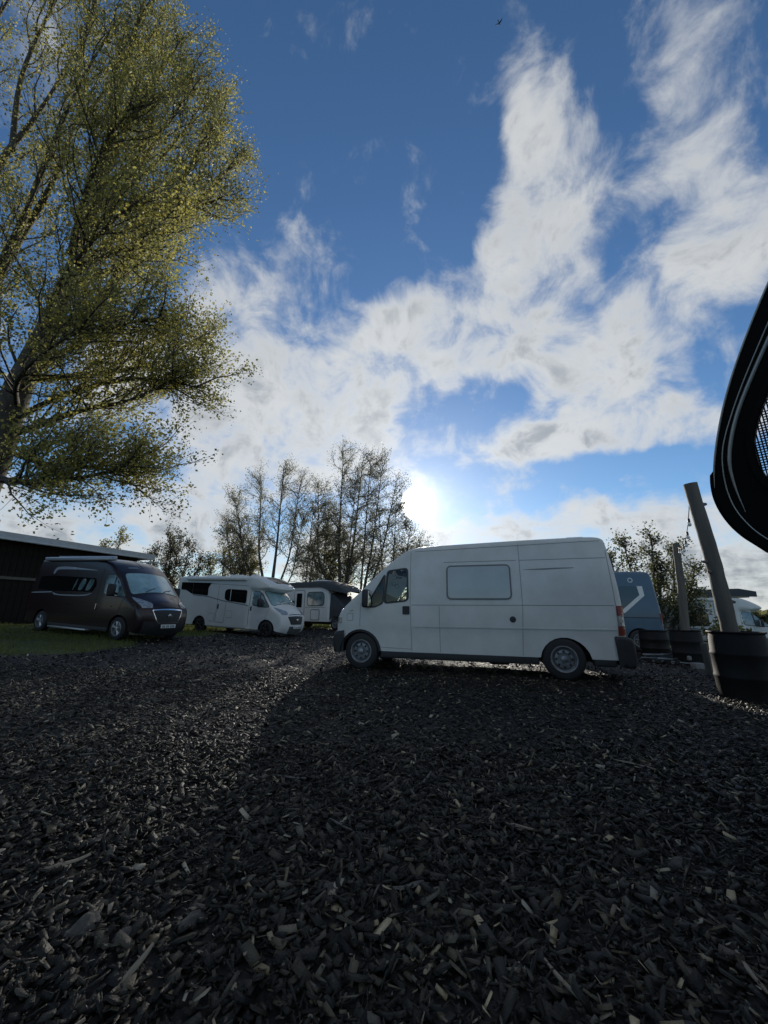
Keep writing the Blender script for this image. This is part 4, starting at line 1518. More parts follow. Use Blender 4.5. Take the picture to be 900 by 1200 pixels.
# ------------------------------------------------------------------ trees
class Tree:
    def __init__(s, seed, wind=(0, 0, 0)):
        s.r = random.Random(seed)
        s.mb = MB()
        s.tw = []                     # leafy twig segments: (a, b)
        s.wind = Vector(wind)

    def limb(s, pts, r0, r1, n=7):
        m_ = len(pts)
        s.mb.tube(pts, [r0 + (r1 - r0) * (i / (m_ - 1)) ** .8 for i in range(m_)], n, cap=False)

    up0 = .12

    def path(s, p, d, L, seg, curl=.18, up=None):
        up = s.up0 if up is None else up
        p = Vector(p)
        d = Vector(d).normalized()
        pts = [p.copy()]
        for k in range(seg):
            j = Vector((s.r.gauss(0, curl), s.r.gauss(0, curl), s.r.gauss(0, curl)))
            d = (d + j + Vector((0, 0, up)) + s.wind * (k + 1) / seg * .5).normalized()
            p = p + d * (L / seg)
            pts.append(p.copy())
        return pts

    def side_dir(s, t, spread, up):
        a = t.orthogonal().normalized()
        b = t.cross(a)
        th = s.r.uniform(0, 2 * PI)
        return (t * math.cos(spread) + (a * math.cos(th) + b * math.sin(th)) * math.sin(spread) + Vector((0, 0, up))).normalized()

    def dress(s, pts, n_sec, sec_len, r, n_twig, tw_len, start=.2, spread=.75, up=.25, keep=None):
        """secondary branches and leafy twigs along a limb"""
        cum = [0.]
        for a, b in zip(pts[:-1], pts[1:]):
            cum.append(cum[-1] + (b - a).length)
        for k in range(n_sec):
            u = (start + (1 - start) * (k + s.r.random()) / n_sec) * cum[-1]
            i = max(j for j in range(len(pts) - 1) if cum[j] <= u + 1e-9)
            f = (u - cum[i]) / max(cum[i + 1] - cum[i], 1e-6)
            p = pts[i].lerp(pts[i + 1], f)
            t = (pts[i + 1] - pts[i]).normalized()
            L = sec_len * s.r.uniform(.55, 1.15) * (1.15 - .55 * u / cum[-1])
            sp = s.path(p, s.side_dir(t, spread * s.r.uniform(.6, 1.3), up), L, 5)
            if keep and not keep(sp[-1]):
                continue
            s.limb(sp, r * s.r.uniform(.6, 1.1), r * .18, 4)
            s.twigs(sp, n_twig, tw_len)
        s.twigs(pts[-3:], n_twig, tw_len)

    def twigs(s, sp, n, L):
        for k in range(n):
            u = .12 + .88 * (k + s.r.random()) / n
            f = u * (len(sp) - 1)
            i = min(int(f), len(sp) - 2)
            p = sp[i].lerp(sp[i + 1], f - i)
            t = (sp[i + 1] - sp[i]).normalized()
            q = s.path(p, s.side_dir(t, s.r.uniform(.35, 1.1), .2), L * s.r.uniform(.5, 1.2), 2, .2, .1)
            s.mb.tube(q, [.006 * s.rs, .004 * s.rs, .002 * s.rs], 3, cap=False)
            s.tw.append((q[0], q[1], q[2]))
    rs = 1.

    def leaves(s, per, size, spread, cols, seed, droop=.0):
        r = np.random.default_rng(seed)
        Tq = np.array([[tuple(v) for v in q] for q in s.tw])
        m_ = len(Tq)
        n = m_ * per
        idx = np.repeat(np.arange(m_), per)
        u = r.uniform(.15, 1.08, n)
        a, b, c = Tq[idx, 0], Tq[idx, 1], Tq[idx, 2]
        uu = u[:, None]
        p = np.where(uu < .5, a + (b - a) * uu * 2, b + (c - b) * (uu - .5) * 2) + r.normal(0, spread, (n, 3))
        dv = c - a
        dv /= np.linalg.norm(dv, axis=1)[:, None] + 1e-9
        ax = dv * .8 + r.normal(0, .75, (n, 3)) + np.array(s.wind) * 1.2 + np.array([0, 0, -droop])
        ax /= np.linalg.norm(ax, axis=1)[:, None]
        bx = np.cross(ax, r.normal(0, 1, (n, 3)))
        bx /= np.linalg.norm(bx, axis=1)[:, None] + 1e-9
        nz_ = np.cross(ax, bx)
        sz = size * r.uniform(.55, 1.3, n)[:, None]
        w = sz * r.uniform(.34, .46, n)[:, None]
        cup = sz * r.normal(0, .12, n)[:, None]
        V = np.stack([p, p + ax * sz * .42 + bx * w + nz_ * cup, p + ax * sz, p + ax * sz * .42 - bx * w + nz_ * cup], 1).reshape(-1, 3)
        F = (np.arange(n) * 4)[:, None] + np.arange(4)[None]
        cl = np.array(cols)
        # colour varies by clump: one draw per twig, slight change per leaf
        mixv = np.clip(r.beta(1.6, 1.6, m_)[idx] * .75 + r.random(n) * .25, 0, .999)
        fi = mixv * (len(cl) - 1)
        i0 = fi.astype(int)
        fr = (fi - i0)[:, None]
        tint = cl[i0] * (1 - fr) + cl[np.minimum(i0 + 1, len(cl) - 1)] * fr
        tint = tint * r.uniform(.8, 1.2, n)[:, None]
        return V, F, np.repeat(tint, 4, 0)

    def finish(s, name, label, base, bark, leafm, per, size, spread, cols, seed, cat='tree', group=None):
        t = thing(name, label, cat, base, 0, group)
        off = Vector(base)
        me = raw_mesh('trunk', [Vector(v) - off for v in s.mb.V], s.mb.F)
        me.polygons.foreach_set('use_smooth', [True] * len(me.polygons))
        link('trunk', me, bark, t)
        V, F, T = s.leaves(per, size, spread, cols, seed)
        cr = link('crown', np_mesh('crown', V - np.array(base), F, 4, T), leafm, t)
        return t


def vec(l):
    return [Vector(p) for p in l]


def big_poplar():
    T = Tree(21, (.30, .0, .05))
    bx, by = -10.6, 9.3
    trunk = vec([(bx, by, -.1), (-10.5, by, 1.2), (-10.3, by, 3.2), (-10.06, by, 5.18), (-10.0, by, 6.87), (-9.77, by + .1, 8.57), (-9.72, by + .2, 9.8), (-9.6, by + .3, 11.6), (-9.5, by + .3, 13.2),
                 (-9.45, by + .2, 15.2), (-9.55, by + .1, 18.0), (-9.5, by, 21.0), (-9.4, by, 24.5), (-9.4, by, 27)])
    T.mb.tube(trunk, [.46, .40, .36, .33, .30, .27, .24, .20, .17, .14, .10, .07, .04, .015], 12, cap=False)
    limbs = [  # path, r0
        ([(-9.8, 9.3, 8.4), (-8.3, 9.2, 9.6), (-7.7, 9.1, 11.0), (-7.0, 9.0, 12.4), (-6.2, 8.9, 14.5), (-5.5, 8.8, 15.6)], .17),
        ([(-10.0, 9.3, 5.5), (-9.3, 9.2, 5.6), (-8.0, 9.0, 6.0), (-6.6, 8.9, 6.3), (-5.4, 8.8, 6.9)], .13),
        ([(-10.05, 9.3, 5.1), (-9.0, 9.5, 4.75), (-7.8, 9.6, 4.7), (-6.7, 9.7, 4.55)], .09),
        ([(-9.9, 9.4, 7.2), (-8.6, 9.9, 7.7), (-7.2, 10.2, 8.3), (-6.0, 10.3, 9.2)], .12),
        ([(-9.7, 9.5, 10.2), (-8.6, 10.1, 12.0), (-7.2, 10.4, 14.3), (-6.0, 10.5, 16.6), (-5.6, 10.5, 17.6)], .13),
        ([(-9.6, 9.6, 12.0), (-8.6, 9.4, 14.0), (-7.6, 9.2, 16.4), (-6.6, 9.1, 18.8)], .11),
        ([(-9.45, 9.5, 14.6), (-8.9, 9.4, 17.0), (-8.2, 9.3, 19.4), (-7.6, 9.2, 21.2)], .09),
        ([(-9.7, 9.3, 9.0), (-8.5, 8.2, 9.3), (-7.2, 7.5, 10.0), (-6.3, 7.3, 10.8)], .10),
        ([(-9.6, 9.3, 11.4), (-8.6, 8.3, 12.4), (-7.7, 7.6, 13.4), (-7.0, 7.4, 14.4)], .09),
        ([(-9.9, 9.3, 6.3), (-9.0, 8.3, 6.4), (-8.0, 7.7, 6.7), (-7.0, 7.5, 7.3)], .08),
        ([(-10.6, 9.3, 1.9), (-11.6, 9.4, 5.5), (-11.8, 9.4, 9.0), (-11.5, 9.4, 11.6), (-11.0, 9.4, 13.8), (-10.7, 9.3, 15.6), (-10.5, 9.2, 18.5)], .26),
        ([(-11.7, 9.4, 8.2), (-12.4, 9.2, 11.5), (-12.55, 9.2, 14.8), (-12.0, 9.2, 16.8), (-11.6, 9.2, 18.6), (-11.1, 9.2, 22.0)], .18),
        ([(-10.1, 9.2, 6.0), (-11.4, 8.9, 9.0), (-11.0, 8.8, 10.6), (-10.5, 8.6, 12.3), (-10.0, 8.4, 14.5)], .12),
        ([(-9.9, 9.5, 7.8), (-10.2, 10.8, 9.4), (-10.0, 11.6, 12.0), (-9.6, 12.0, 14.8)], .12),
        ([(-11.8, 9.4, 9.6), (-13.2, 9.0, 12.0), (-14.4, 8.8, 15.0), (-15.0, 8.8, 18.0)], .13),
        ([(-11.6, 9.4, 5.6), (-13.0, 9.6, 7.4), (-14.3, 9.8, 9.6), (-15.2, 10.0, 12.0)], .13),
        ([(-10.5, 9.3, 17.0), (-9.9, 9.6, 20.0), (-9.0, 9.8, 22.5)], .08),
        ([(-12.3, 9.2, 15.5), (-12.6, 9.0, 18.5), (-12.2, 8.8, 21.5), (-11.6, 8.7, 25.0)], .10),
        ([(-12.5, 9.2, 13.0), (-13.6, 9.0, 16.5), (-14.0, 8.8, 20.0), (-13.4, 8.7, 24.0)], .11),
        ([(-11.1, 9.2, 20.0), (-10.9, 9.0, 23.0), (-10.4, 8.9, 26.0)], .08),
        ([(-9.9, 9.3, 5.9), (-8.4, 9.1, 6.6), (-6.6, 9.0, 7.0), (-4.9, 8.9, 6.7)], .09),
        ([(-10.2, 9.3, 4.4), (-9.0, 9.1, 4.1), (-7.4, 9.0, 4.2), (-6.2, 8.9, 4.6)], .07),
        ([(-9.7, 9.3, 10.4), (-8.0, 9.4, 12.6), (-6.2, 9.4, 13.4), (-5.2, 9.4, 14.0)], .10),
        ([(-10.3, 9.2, 4.2), (-9.6, 8.7, 4.0), (-8.7, 8.4, 3.9), (-7.6, 8.3, 3.9)], .06),
        ([(-10.0, 9.2, 6.6), (-8.6, 8.7, 7.4), (-7.1, 8.5, 8.2), (-5.9, 8.4, 8.4)], .10),
        ([(-9.75, 9.2, 9.6), (-8.4, 8.8, 10.6), (-7.0, 8.6, 11.2), (-6.0, 8.5, 12.4)], .10),
        ([(-9.6, 9.4, 12.8), (-8.5, 9.8, 15.2), (-7.4, 9.9, 17.6), (-6.8, 9.9, 19.6)], .09),
        ([(-11.5, 9.4, 11.6), (-10.6, 8.8, 15.0), (-10.0, 8.6, 18.0), (-9.4, 8.5, 20.5)], .10),
    ]
    for k, (p, r0) in enumerate(limbs):
        P = vec(p)
        P = vec([tuple(q) for q in catmull(P, 4)])
        T.limb(P, r0, .018, 8)
        n = 26 if k < 10 else 18
        T.dress(P, n, 2.5, .032, 12, .75, start=.14 if k < 10 else .3)
    T.dress(trunk[4:], 46, 2.9, .045, 11, .75, start=.0)
    T.finish('poplar_tree', 'tall leafy poplar with yellow green leaves at the edge of the lawn', (bx, by, g1(bx, by)), 'bark', 'leaf', 18, .072, .11,
             [(.16, .165, .10), (.22, .225, .09), (.36, .335, .09), (.52, .44, .10)], 31)


def catmull(P, n):
    out = []
    m_ = len(P)
    for i in range(m_ - 1):
        p0, p1, p2, p3 = P[max(i - 1, 0)], P[i], P[i + 1], P[min(i + 2, m_ - 1)]
        for k in range(n):
            t = k / n
            out.append(.5 * ((2 * p1) + (p2 - p0) * t + (2 * p0 - 5 * p1 + 4 * p2 - p3) * t * t + (3 * p1 - p0 - 3 * p2 + p3) * t ** 3))
    out.append(P[-1])
    return out


big_poplar()

GREY = [(.18, .18, .14), (.24, .235, .16), (.32, .30, .19)]
OLIVE = [(.12, .12, .05), (.21, .19, .06), (.32, .27, .08)]
DARKG = [(.05, .06, .03), (.085, .095, .04), (.15, .15, .06)]


def stem_tree(label, base, stems, seed, wind, n_sec, sec, n_tw, tw, per, size, cols, start=.35, name='tree', r=.16, spread=.12, group=None, up=.25, sprd=.75):
    T = Tree(seed, wind)
    T.rs = 2.0
    T.up0 = .02
    bz = g1(base[0], base[1])
    for (tip, bend, rr) in stems:
        p0 = Vector((base[0], base[1], bz - .1))
        p3 = Vector(tip)
        mid = p0.lerp(p3, .45) + Vector(bend)
        P = catmull([p0, p0.lerp(mid, .5) + Vector((0, 0, .3)), mid, mid.lerp(p3, .55), p3], 4)
        T.limb(P, rr, .02, 7)
        T.dress(P, n_sec, sec, .045, n_tw, tw, start=start, up=up, spread=sprd)
    return T.finish(name, label, (base[0], base[1], bz), 'bark_far', 'leaf_far', per, size, spread, cols, seed + 5, group=group)


# behind the white motorhome, from the shed towards the panel van
stem_tree('slim leafy tree standing just past the end of the shed roof', (-24.0, 34), [((-23.6, 34, 7.4), (0, 0, 0), .12), ((-25, 34, 6.4), (0, 0, 0), .1)], 41, (.1, 0, 0), 12, 1.3, 6, .6, 10, .17, OLIVE, .3)
stem_tree('dense twiggy shrub tree between the camper van and the white motorhome', (-17.0, 31),
          [((-18.6, 31, 5.6), (-.4, 0, 0), .08), ((-17.6, 31.3, 6.9), (-.2, 0, 0), .08), ((-16.6, 31, 6.8), (0, 0, 0), .08), ((-15.6, 30.7, 6.0), (.3, 0, 0), .08), ((-16.8, 30.2, 5.6), (0, 0, 0), .08), ((-14.7, 31, 4.9), (.4, 0, 0), .07), ((-19.2, 31, 4.2), (-.4, 0, 0), .07)],
          42, (.12, 0, .05), 24, 1.3, 8, .6, 8, .12, [(.035, .034, .022), (.075, .072, .03), (.13, .115, .04)], .15, 'shrub_tree')
stem_tree('low yellow green willow bush behind the white motorhome roof', (-12.4, 31.5),
          [((-14.2, 31.5, 4.9), (-.5, 0, .3), .06), ((-13.2, 31.7, 5.6), (-.2, 0, .3), .06), ((-12.0, 31.3, 6.1), (.2, 0, .3), .06), ((-11.0, 31.5, 5.9), (.4, 0, .3), .06), ((-10.6, 31.3, 4.7), (.5, 0, .3), .05)],
          43, (.3, 0, .0), 20, 1.4, 8, .7, 10, .13, OLIVE, .2, 'willow_bush')
stem_tree('forked bare limbed tree with windblown grey leaves behind the white motorhome', (-8.9, 31),
          [((-12.6, 31, 10.2), (-.6, 0, .6), .17), ((-10.6, 31.4, 11.8), (-.5, 0, .6), .17), ((-8.6, 30.8, 12.9), (.1, 0, .5), .19), ((-7.2, 31.2, 11.6), (.5, 0, .3), .13), ((-11.8, 30.6, 8.0), (-.7, 0, .2), .1), ((-6.6, 30.7, 8.6), (.6, 0, .1), .09), ((-12.9, 31, 7.4), (-1.2, 0, -.2), .08)],
          44, (-.16, 0, .0), 26, 2.4, 9, 1.0, 12, .10, GREY, .40, up=.08, sprd=.95)
stem_tree('slender straight tree rising beside the forked tree', (-6.4, 31.5), [((-6.0, 31.5, 9.4), (0, 0, 0), .10), ((-5.6, 31.5, 7.8), (.1, 0, 0), .07)], 45, (-.1, 0, .0), 20, 1.8, 8, .8, 12, .10, GREY, .3, sprd=.95)
stem_tree('broad olive leafed bush tree among the thin trunks', (-4.4, 32),
          [((-5.8, 32, 5.8), (-.3, 0, .2), .07), ((-4.9, 32.2, 7.6), (-.1, 0, .2), .07), ((-3.9, 31.8, 7.9), (.1, 0, .2), .07), ((-3.0, 32, 6.4), (.3, 0, .2), .07), ((-4.3, 31.4, 5.5), (0, 0, .2), .07), ((-2.4, 32, 5.0), (.3, 0, .1), .06)],
          46, (.05, 0, .05), 20, 1.3, 8, .65, 10, .13, OLIVE, .12, 'bush_tree')
stem_tree('tallest windswept tree of the group left of the sun', (-3.3, 31),
          [((-3.6, 31, 14.6), (-.2, 0, .4), .18), ((-1.9, 31.2, 13.6), (.2, 0, .4), .16), ((-5.6, 30.8, 11.4), (-.9, 0, .3), .12), ((-2.4, 30.6, 11.6), (.1, 0, .3), .10), ((-4.6, 31.4, 9.6), (-.9, 0, 0), .08)],
          47, (.24, 0, -.04), 34, 2.5, 10, 1.0, 12, .10, GREY, .25, up=.05, sprd=1.0)
stem_tree('leaning tree with drooping leafy boughs next to the sun', (-1.9, 31.5),
          [((-.2, 31.5, 13.4), (.2, 0, .4), .16), ((1.0, 31.6, 11.6), (.4, 0, .4), .14), ((-1.2, 31.2, 14.0), (0, 0, .4), .12)],
          48, (.3, 0, -.08), 32, 2.5, 10, 1.0, 12, .10, GREY, .22, up=.05, sprd=1.0)
stem_tree('lower spreading tree partly hidden by the panel van cab', (.2, 30.5),
          [((1.0, 30.5, 9.4), (.2, 0, .3), .12), ((2.2, 30.6, 7.9), (.4, 0, .3), .11), ((3.0, 30.4, 6.2), (.6, 0, .2), .09), ((-.4, 30.4, 9.0), (0, 0, .3), .09), ((1.6, 30.2, 6.0), (.6, 0, -.3), .07)],
          49, (.26, 0, -.08), 26, 2.1, 9, .9, 12, .10, GREY, .18, up=.05, sprd=1.0)
stem_tree('spreading leafy tree standing over the blue van and the drums', (13.4, 19.6),
          [((11.6, 19.6, 3.9), (-.5, 0, .2), .09), ((12.6, 19.9, 4.8), (-.2, 0, .2), .10), ((13.7, 19.3, 5.0), (0, 0, .2), .10), ((15.0, 19.6, 4.5), (.4, 0, .2), .10), ((16.0, 19.7, 3.6), (.6, 0, .2), .08), ((13.6, 18.8, 3.4), (0, 0, .1), .08), ((15.2, 19.4, 2.3), (.5, 0, -.2), .06)],
          50, (.06, 0, -.08), 16, 1.15, 9, .55, 8, .11, DARKG, .25)


def hedge(name, label, pts, h, depth, n, seed, cols, size):
    """a continuous run of leafy growth: uncountable, one mass"""
    r = np.random.default_rng(seed)
    P = np.array(pts, float)
    u = r.uniform(0, len(P) - 1, n)
    i = np.minimum(u.astype(int), len(P) - 2)
    f = (u - i)[:, None]
    c = P[i] * (1 - f) + P[i + 1] * f
    hh = h * (.62 + .38 * np.sin(u * 9.1 + seed) * np.sin(u * 23.7) + .18 * np.sin(u * 61.))
    z = hh * r.uniform(0, 1, n) ** .6
    x, y = c[:, 0] + r.normal(0, depth * .4, n), c[:, 1] + r.normal(0, depth, n)
    p = np.stack([x, y, gz(x, y) + z], 1)
    ax = r.normal(0, 1, (n, 3))
    ax /= np.linalg.norm(ax, axis=1)[:, None]
    bx = np.cross(ax, r.normal(0, 1, (n, 3)))
    bx /= np.linalg.norm(bx, axis=1)[:, None]
    s = size * r.uniform(.6, 1.4, n)[:, None]
    V = np.stack([p - ax * s, p + bx * s * .5, p + ax * s, p - bx * s * .5], 1).reshape(-1, 3)
    F = (np.arange(n) * 4)[:, None] + np.arange(4)[None]
    cl = np.array(cols)
    tint = cl[r.integers(0, len(cl), n)]
    o = link(name, np_mesh(name, V, F, 4, np.repeat(tint, 4, 0)), 'leaf_far', None, 'stuff')
    return tag(o, label, 'hedge')


hedge('hedge', 'low hedge running along the back of the yard', [(-34, 40), (-20, 41), (-6, 42), (8, 42), (20, 46)], 2.3, .9, 16000, 61, DARKG, .22)
hedge('hedge', 'distant dark hedgerow on the skyline beyond the drums', [(20, 95), (50, 100), (80, 104), (110, 100), (150, 90)], 3.6, 2.5, 9000, 62, DARKG, .8)
hedge('hedge', 'sunlit scrub between the wooden pole and the right motorhome', [(14.5, 17.6), (15.6, 18.2), (16.8, 18.6)], 1.5, .35, 2600, 63, OLIVE, .09)


def hills():
    V, F = [], []
    n = 60
    for j, (dist, k) in enumerate(((150, 0), (230, .55), (330, 1), (420, .2))):
        for i in range(n + 1):
            a = R(-70 + 140 * i / n)
            h = (3.2 + 1.6 * math.sin(i * .37) + 1.1 * math.sin(i * .91 + 1)) * k
            V.append((math.sin(a) * dist, math.cos(a) * dist, h * 1.5 - .7))
    for j in range(3):
        for i in range(n):
            b = j * (n + 1) + i
            F.append((b, b + 1, b + n + 2, b + n + 1))
    link('hills', raw_mesh('hills', V, F, 60), 'hill', None, 'structure')


hills()


# ------------------------------------------------------------------ drums, poles, string light
def drum(label, x, y, r, h, lean=0.):
    t = thing('drum', label, 'drum', (x, y, g1(x, y) - .01), 0, 'black drums holding the poles')
    prof = [(.001, .0), (r * .93, .0), (r * .97, .02), (r * .97, h * .06), (r * .985, h * .30), (r * 1.01, h * .325), (r * 1.01, h * .345), (r * .985, h * .37), (r * .985, h * .63), (r * 1.01, h * .655), (r * 1.01, h * .675),
            (r * .985, h * .70), (r * .96, h * .90), (r * .93, h * .94), (r * .93, h * .965), (r * .99, h * .975), (r * 1.0, h * .985), (r * .99, h), (r * .93, h), (r * .92, h * .93)]
    MB().lathe(prof, 40).build('shell', 'barrel', t)
    MB().lathe([(r * .925, h * .90), (r * .6, h * .92), (.001, h * .93)], 24).build('fill', 'soil_fill', t)
    return t


d1 = (4.95, 5.62)
drum('large black plastic drum holding the tallest wooden pole', *d1, .325, .89)
drum('black plastic drum holding the shorter pole by the junk pile', 7.36, 9.75, .33, .78)
drum('empty black drum standing beside the blue van', 7.62, 11.3, .36, .70)


def pole(label, base, top, r0, r1, stubs):
    t = thing('wooden_pole', label, 'pole', base, 0, 'wooden poles in drums')
    b = Vector(base)
    d = Vector(top) - b
    n = 16
    rr = random.Random(len(label))
    pts, rad = [], []
    for i in range(n + 1):
        u = i / n
        pts.append(d * u + Vector((.012 * math.sin(5 * u + r0 * 40), .012 * math.cos(7 * u), 0)))
        rad.append((r0 + (r1 - r0) * u) * (1 + rr.uniform(-.05, .05)))
    MB().tube(pts, rad, 12).build('shaft', 'pole_wood', t, 50)
    for (u, ax, ln) in stubs:
        p = d * u
        MB().tube([p, p + Vector(ax) * (r0 * 1.0), p + Vector(ax) * (r0 + ln)], [.035, .028, .018], 7).build('branch_stub', 'pole_wood', t)
    return t


pole('thick weathered wooden pole leaning in the large black drum', (4.91, 5.60, .55), (4.68, 5.56, 3.05), .102, .086, [(.52, (-1, -.1, .02), .05), (.30, (1, -.2, -.1), .04), (.86, (1, -.2, .15), .03), (.45, (-1, -.3, .3), .02)])
pole('thinner wooden pole standing in the drum by the junk pile', (7.40, 9.78, .45), (7.55, 9.78, 2.90), .098, .075, [(.3, (1, -.3, .1), .02)])


def string_light():
    a, b = Vector((4.69, 5.66, 2.76)), Vector((7.55, 9.74, 2.80))
    t = thing('string_light', 'festoon string of small bulbs hanging between the two wooden poles', 'string light', a)
    pts = [(b - a) * u + Vector((0, 0, -.95 * 4 * u * (1 - u) * .28)) for u in np.linspace(0, 1, 41)]
    MB().tube(pts, .006, 5).build('cable', 'black_plastic', t)
    for k in range(6):
        p = pts[5 + k * 6]
        s = MB().lathe([(.001, 0), (.018, 0), (.020, -.06), (.012, -.065)], 10, 'Z', tuple(p)).build('socket', 'black_plastic', t)
        MB().lathe([(.012, -.062), (.022, -.075), (.030, -.10), (.022, -.125), (.001, -.132)], 12, 'Z', tuple(p)).build('bulb', 'bulb', s)


string_light()


# junk by the second drum
def junk():
    t = thing('scrap_rack', 'low heap of scrap metal tubes lying in front of the second drum', 'scrap rack', (6.75, 9.75, g1(6.75, 9.75)))
    rr = random.Random(3)
    for k in range(7):
        y = rr.uniform(-.25, .35)
        z = .03 + .035 * k * .6
        MB().tube([(-.35 + rr.uniform(-.15, .1), y, z + rr.uniform(0, .06)), (.0, y + rr.uniform(-.1, .1), z + .03), (.36 + rr.uniform(-.1, .2), y + rr.uniform(-.2, .2), z + rr.uniform(0, .06))], .02, 7).build('metal_tube', 'metal_dull', t)
    for k in range(3):
        MB().box(-.3 + .22 * k, -.2, .01, -.2 + .22 * k, .3, .10, .01).build('bearer', 'underbody', t)
    MB().box(.38, -.28, .10, .56, -.10, .20, .02).build('bracket', 'concrete', t)


junk()
o = MB().box(-.07, -.06, 0, .07, .06, .60, .012).build('timber_post', 'pole_wood')
o.location = (6.22, 7.75, g1(6.22, 7.75))
o.rotation_euler = (.02, -.05, .3)
tag(o, 'short squared timber post standing beside the large black drum', 'post')
o = MB().box(-.10, -.08, 0, .10, .08, .13, .015).build('concrete_block', 'concrete')
o.location = (6.75, 8.75, g1(6.75, 8.75))
tag(o, 'small pale concrete block on the ground near the timber post', 'block')
t = thing('crate', 'dark red crate standing behind the blue van under the tree', 'crate', (9.35, 14.2, g1(9.35, 14.2)))
for zz in (.12, .42, .72, 1.02):
    for yy in (-.25, .25):
        MB().box(-.28, yy - .015, zz, .28, yy + .015, zz + .24).build('slat', 'rust_red', t)
    for xx in (-.28, .28):
        MB().box(xx - .015, -.235, zz, xx + .015, .235, zz + .24).build('slat', 'rust_red', t)
for xx in (-.255, .255):
    for yy in (-.215, .215):
        MB().box(xx - .02, yy - .02, 0, xx + .02, yy + .02, 1.30).build('corner_post', 'rust_red', t)


# ------------------------------------------------------------------ dark car at the yard's edge, tailgate raised
def tail_car():
    O = Vector((1.281, 1.4025, 1.644))
    u = Vector((.63715, -.77074, 0))               # across the gate
    w = Vector((.17729, .14656, -.97319))          # down the gate
    n = Vector((-.75008, -.62006, -.23002))        # its face, away from the sun
    base = Vector((2.2, .68, 0))
    t = thing('parked_car', 'black vehicle with lifted rounded tailgate, silver trim lines and woven window shade', 'vehicle', base)

    def P(a, b, k=0.):
        return O + u * a + w * b + n * k - base
    K = 1.11
    lip = [(.098, .324), (.065, .284), (.034, .248), (.007, .196), (-.010, .132), (-.012, .072), (0., 0.), (.022, -.079), (.060, -.189), (.111, -.305), (.186, -.446), (.259, -.568)]
    out = [(a * K, b * K) for a, b in lip + [(.32, -.65), (.42, -.70), (.9, -.73), (1.5, -.72), (1.62, -.60), (1.70, .10), (1.66, .30), (1.5, .40), (.6, .44), (.25, .41)]]
    out = chaikin(out, 2, True)
    msh = chaikin([(a * K, b * K) for a, b in [(.132, .094), (.114, .032), (.114, -.035), (.127, -.089), (.156, -.156), (.192, -.222), (.28, -.37), (.40, -.52), (.60, -.56), (1.4, -.56), (1.5, -.4), (1.52, .05), (1.4, .16), (.4, .18), (.18, .15)]], 2, True)

    def slab(name, m_, poly, k0, k1, holes=(), parent=t, step=.05):
        p, T = panel2d(poly, holes, step)
        nn = len(p)
        V = [tuple(P(a, b, k1)) for a, b in p] + [tuple(P(a, b, k0)) for a, b in p]
        F = [tuple(int(i) for i in q) for q in T] + [tuple(int(i) + nn for i in q[::-1]) for q in T]
        F += [(a, b, b + nn, a + nn) for a, b in boundary_edges(T)]
        me = raw_mesh(name, V, F)
        bm = bmesh.new()
        bm.from_mesh(me)
        bmesh.ops.recalc_face_normals(bm, faces=bm.faces[:])
        bm.to_mesh(me)
        bm.free()
        smooth_by_angle(me, 30)
        uv = me.uv_layers.new(name='UVMap')
        co = [p[i % nn] for i in range(2 * nn)]
        for l in me.loops:
            uv.data[l.index].uv = co[l.vertex_index]
        return link(name, me, m_, parent)
    tg = slab('tailgate', 'gate_black', out, -.05, 0., [msh])
    # outer skin: a slightly larger lip behind the inner panel
    sk = out.copy()
    sk[:, 0] = np.where(out[:, 1] > .02, out[:, 0] - .010, out[:, 0] + .004)
    slab('outer_skin', 'gate_black', grow_poly(sk, .008), -.075, -.052, [grow_poly(msh, .01)], tg)
    # woven shade: real threads across the opening
    wv = MB()
    lo, hi = msh.min(0), msh.max(0)
    for ax in (0, 1):
        for c in np.arange(lo[ax] + .004, hi[ax], .0095):
            L_ = np.stack([np.full(80, c), np.linspace(lo[1], hi[1], 80)] if ax == 0 else [np.linspace(lo[0], hi[0], 80), np.full(80, c)], 1)
            ok = in_poly(L_, grow_poly(msh, .006))
            if ok.sum() > 2:
                a_, b_ = L_[ok][0], L_[ok][-1]
                wd_ = (.0022, 0) if ax == 0 else (0, .0022)
                q = [(a_[0] - wd_[0], a_[1] - wd_[1]), (a_[0] + wd_[0], a_[1] + wd_[1]), (b_[0] + wd_[0], b_[1] + wd_[1]), (b_[0] - wd_[0], b_[1] - wd_[1])]
                wv.add([tuple(P(e, f, -.02 - .001 * ax)) for e, f in q], [(0, 1, 2, 3)])
    ws = wv.build('window_shade', 'gate_black', tg, None)
    ws['kind'] = 'stuff'
    # trim lines
    ln = chaikin([(.33, -.58), (.28, -.515), (.229, -.429), (.160, -.311), (.101, -.203), (.047, -.086), (.028, -.017), (.020, .073), (.027, .149), (.048, .207), (.075, .253), (.12, .30)], 3) * K
    MB().tube([P(a, b, .003) for a, b in ln], .0022, 6).build('trim_line', 'trim_grey', tg)
    e2 = chaikin([(a * K, b * K) for a, b in [(.38, -.69), (.32, -.655)] + lip[::-1][:7]], 2)
    m2 = len(e2)
    MB().tube([P(a + .004, b, .003) for a, b in e2], [.0030 * min(1, .15 + (m2 - 1 - i) / (m2 * .25)) for i in range(m2)], 8).build('edge_trim', 'trim_grey', tg)
    bd = chaikin([(a * K, b * K) for a, b in [(.33, -.56), (.28, -.485), (.226, -.394), (.152, -.271), (.092, -.161), (.057, -.069), (.040, .003), (.040, .084), (.050, .169)]], 3)
    m_ = len(bd)
    MB().tube([P(a + .004, b, .006) for a, b in bd], [max(.0010, .0065 * min(1, (m_ - 1 - i) / (m_ * .30))) for i in range(m_)], 8).build('trim_band', 'trim_grey', tg)
    # raised inner frame round the shade
    fr = grow_poly(msh, .022)
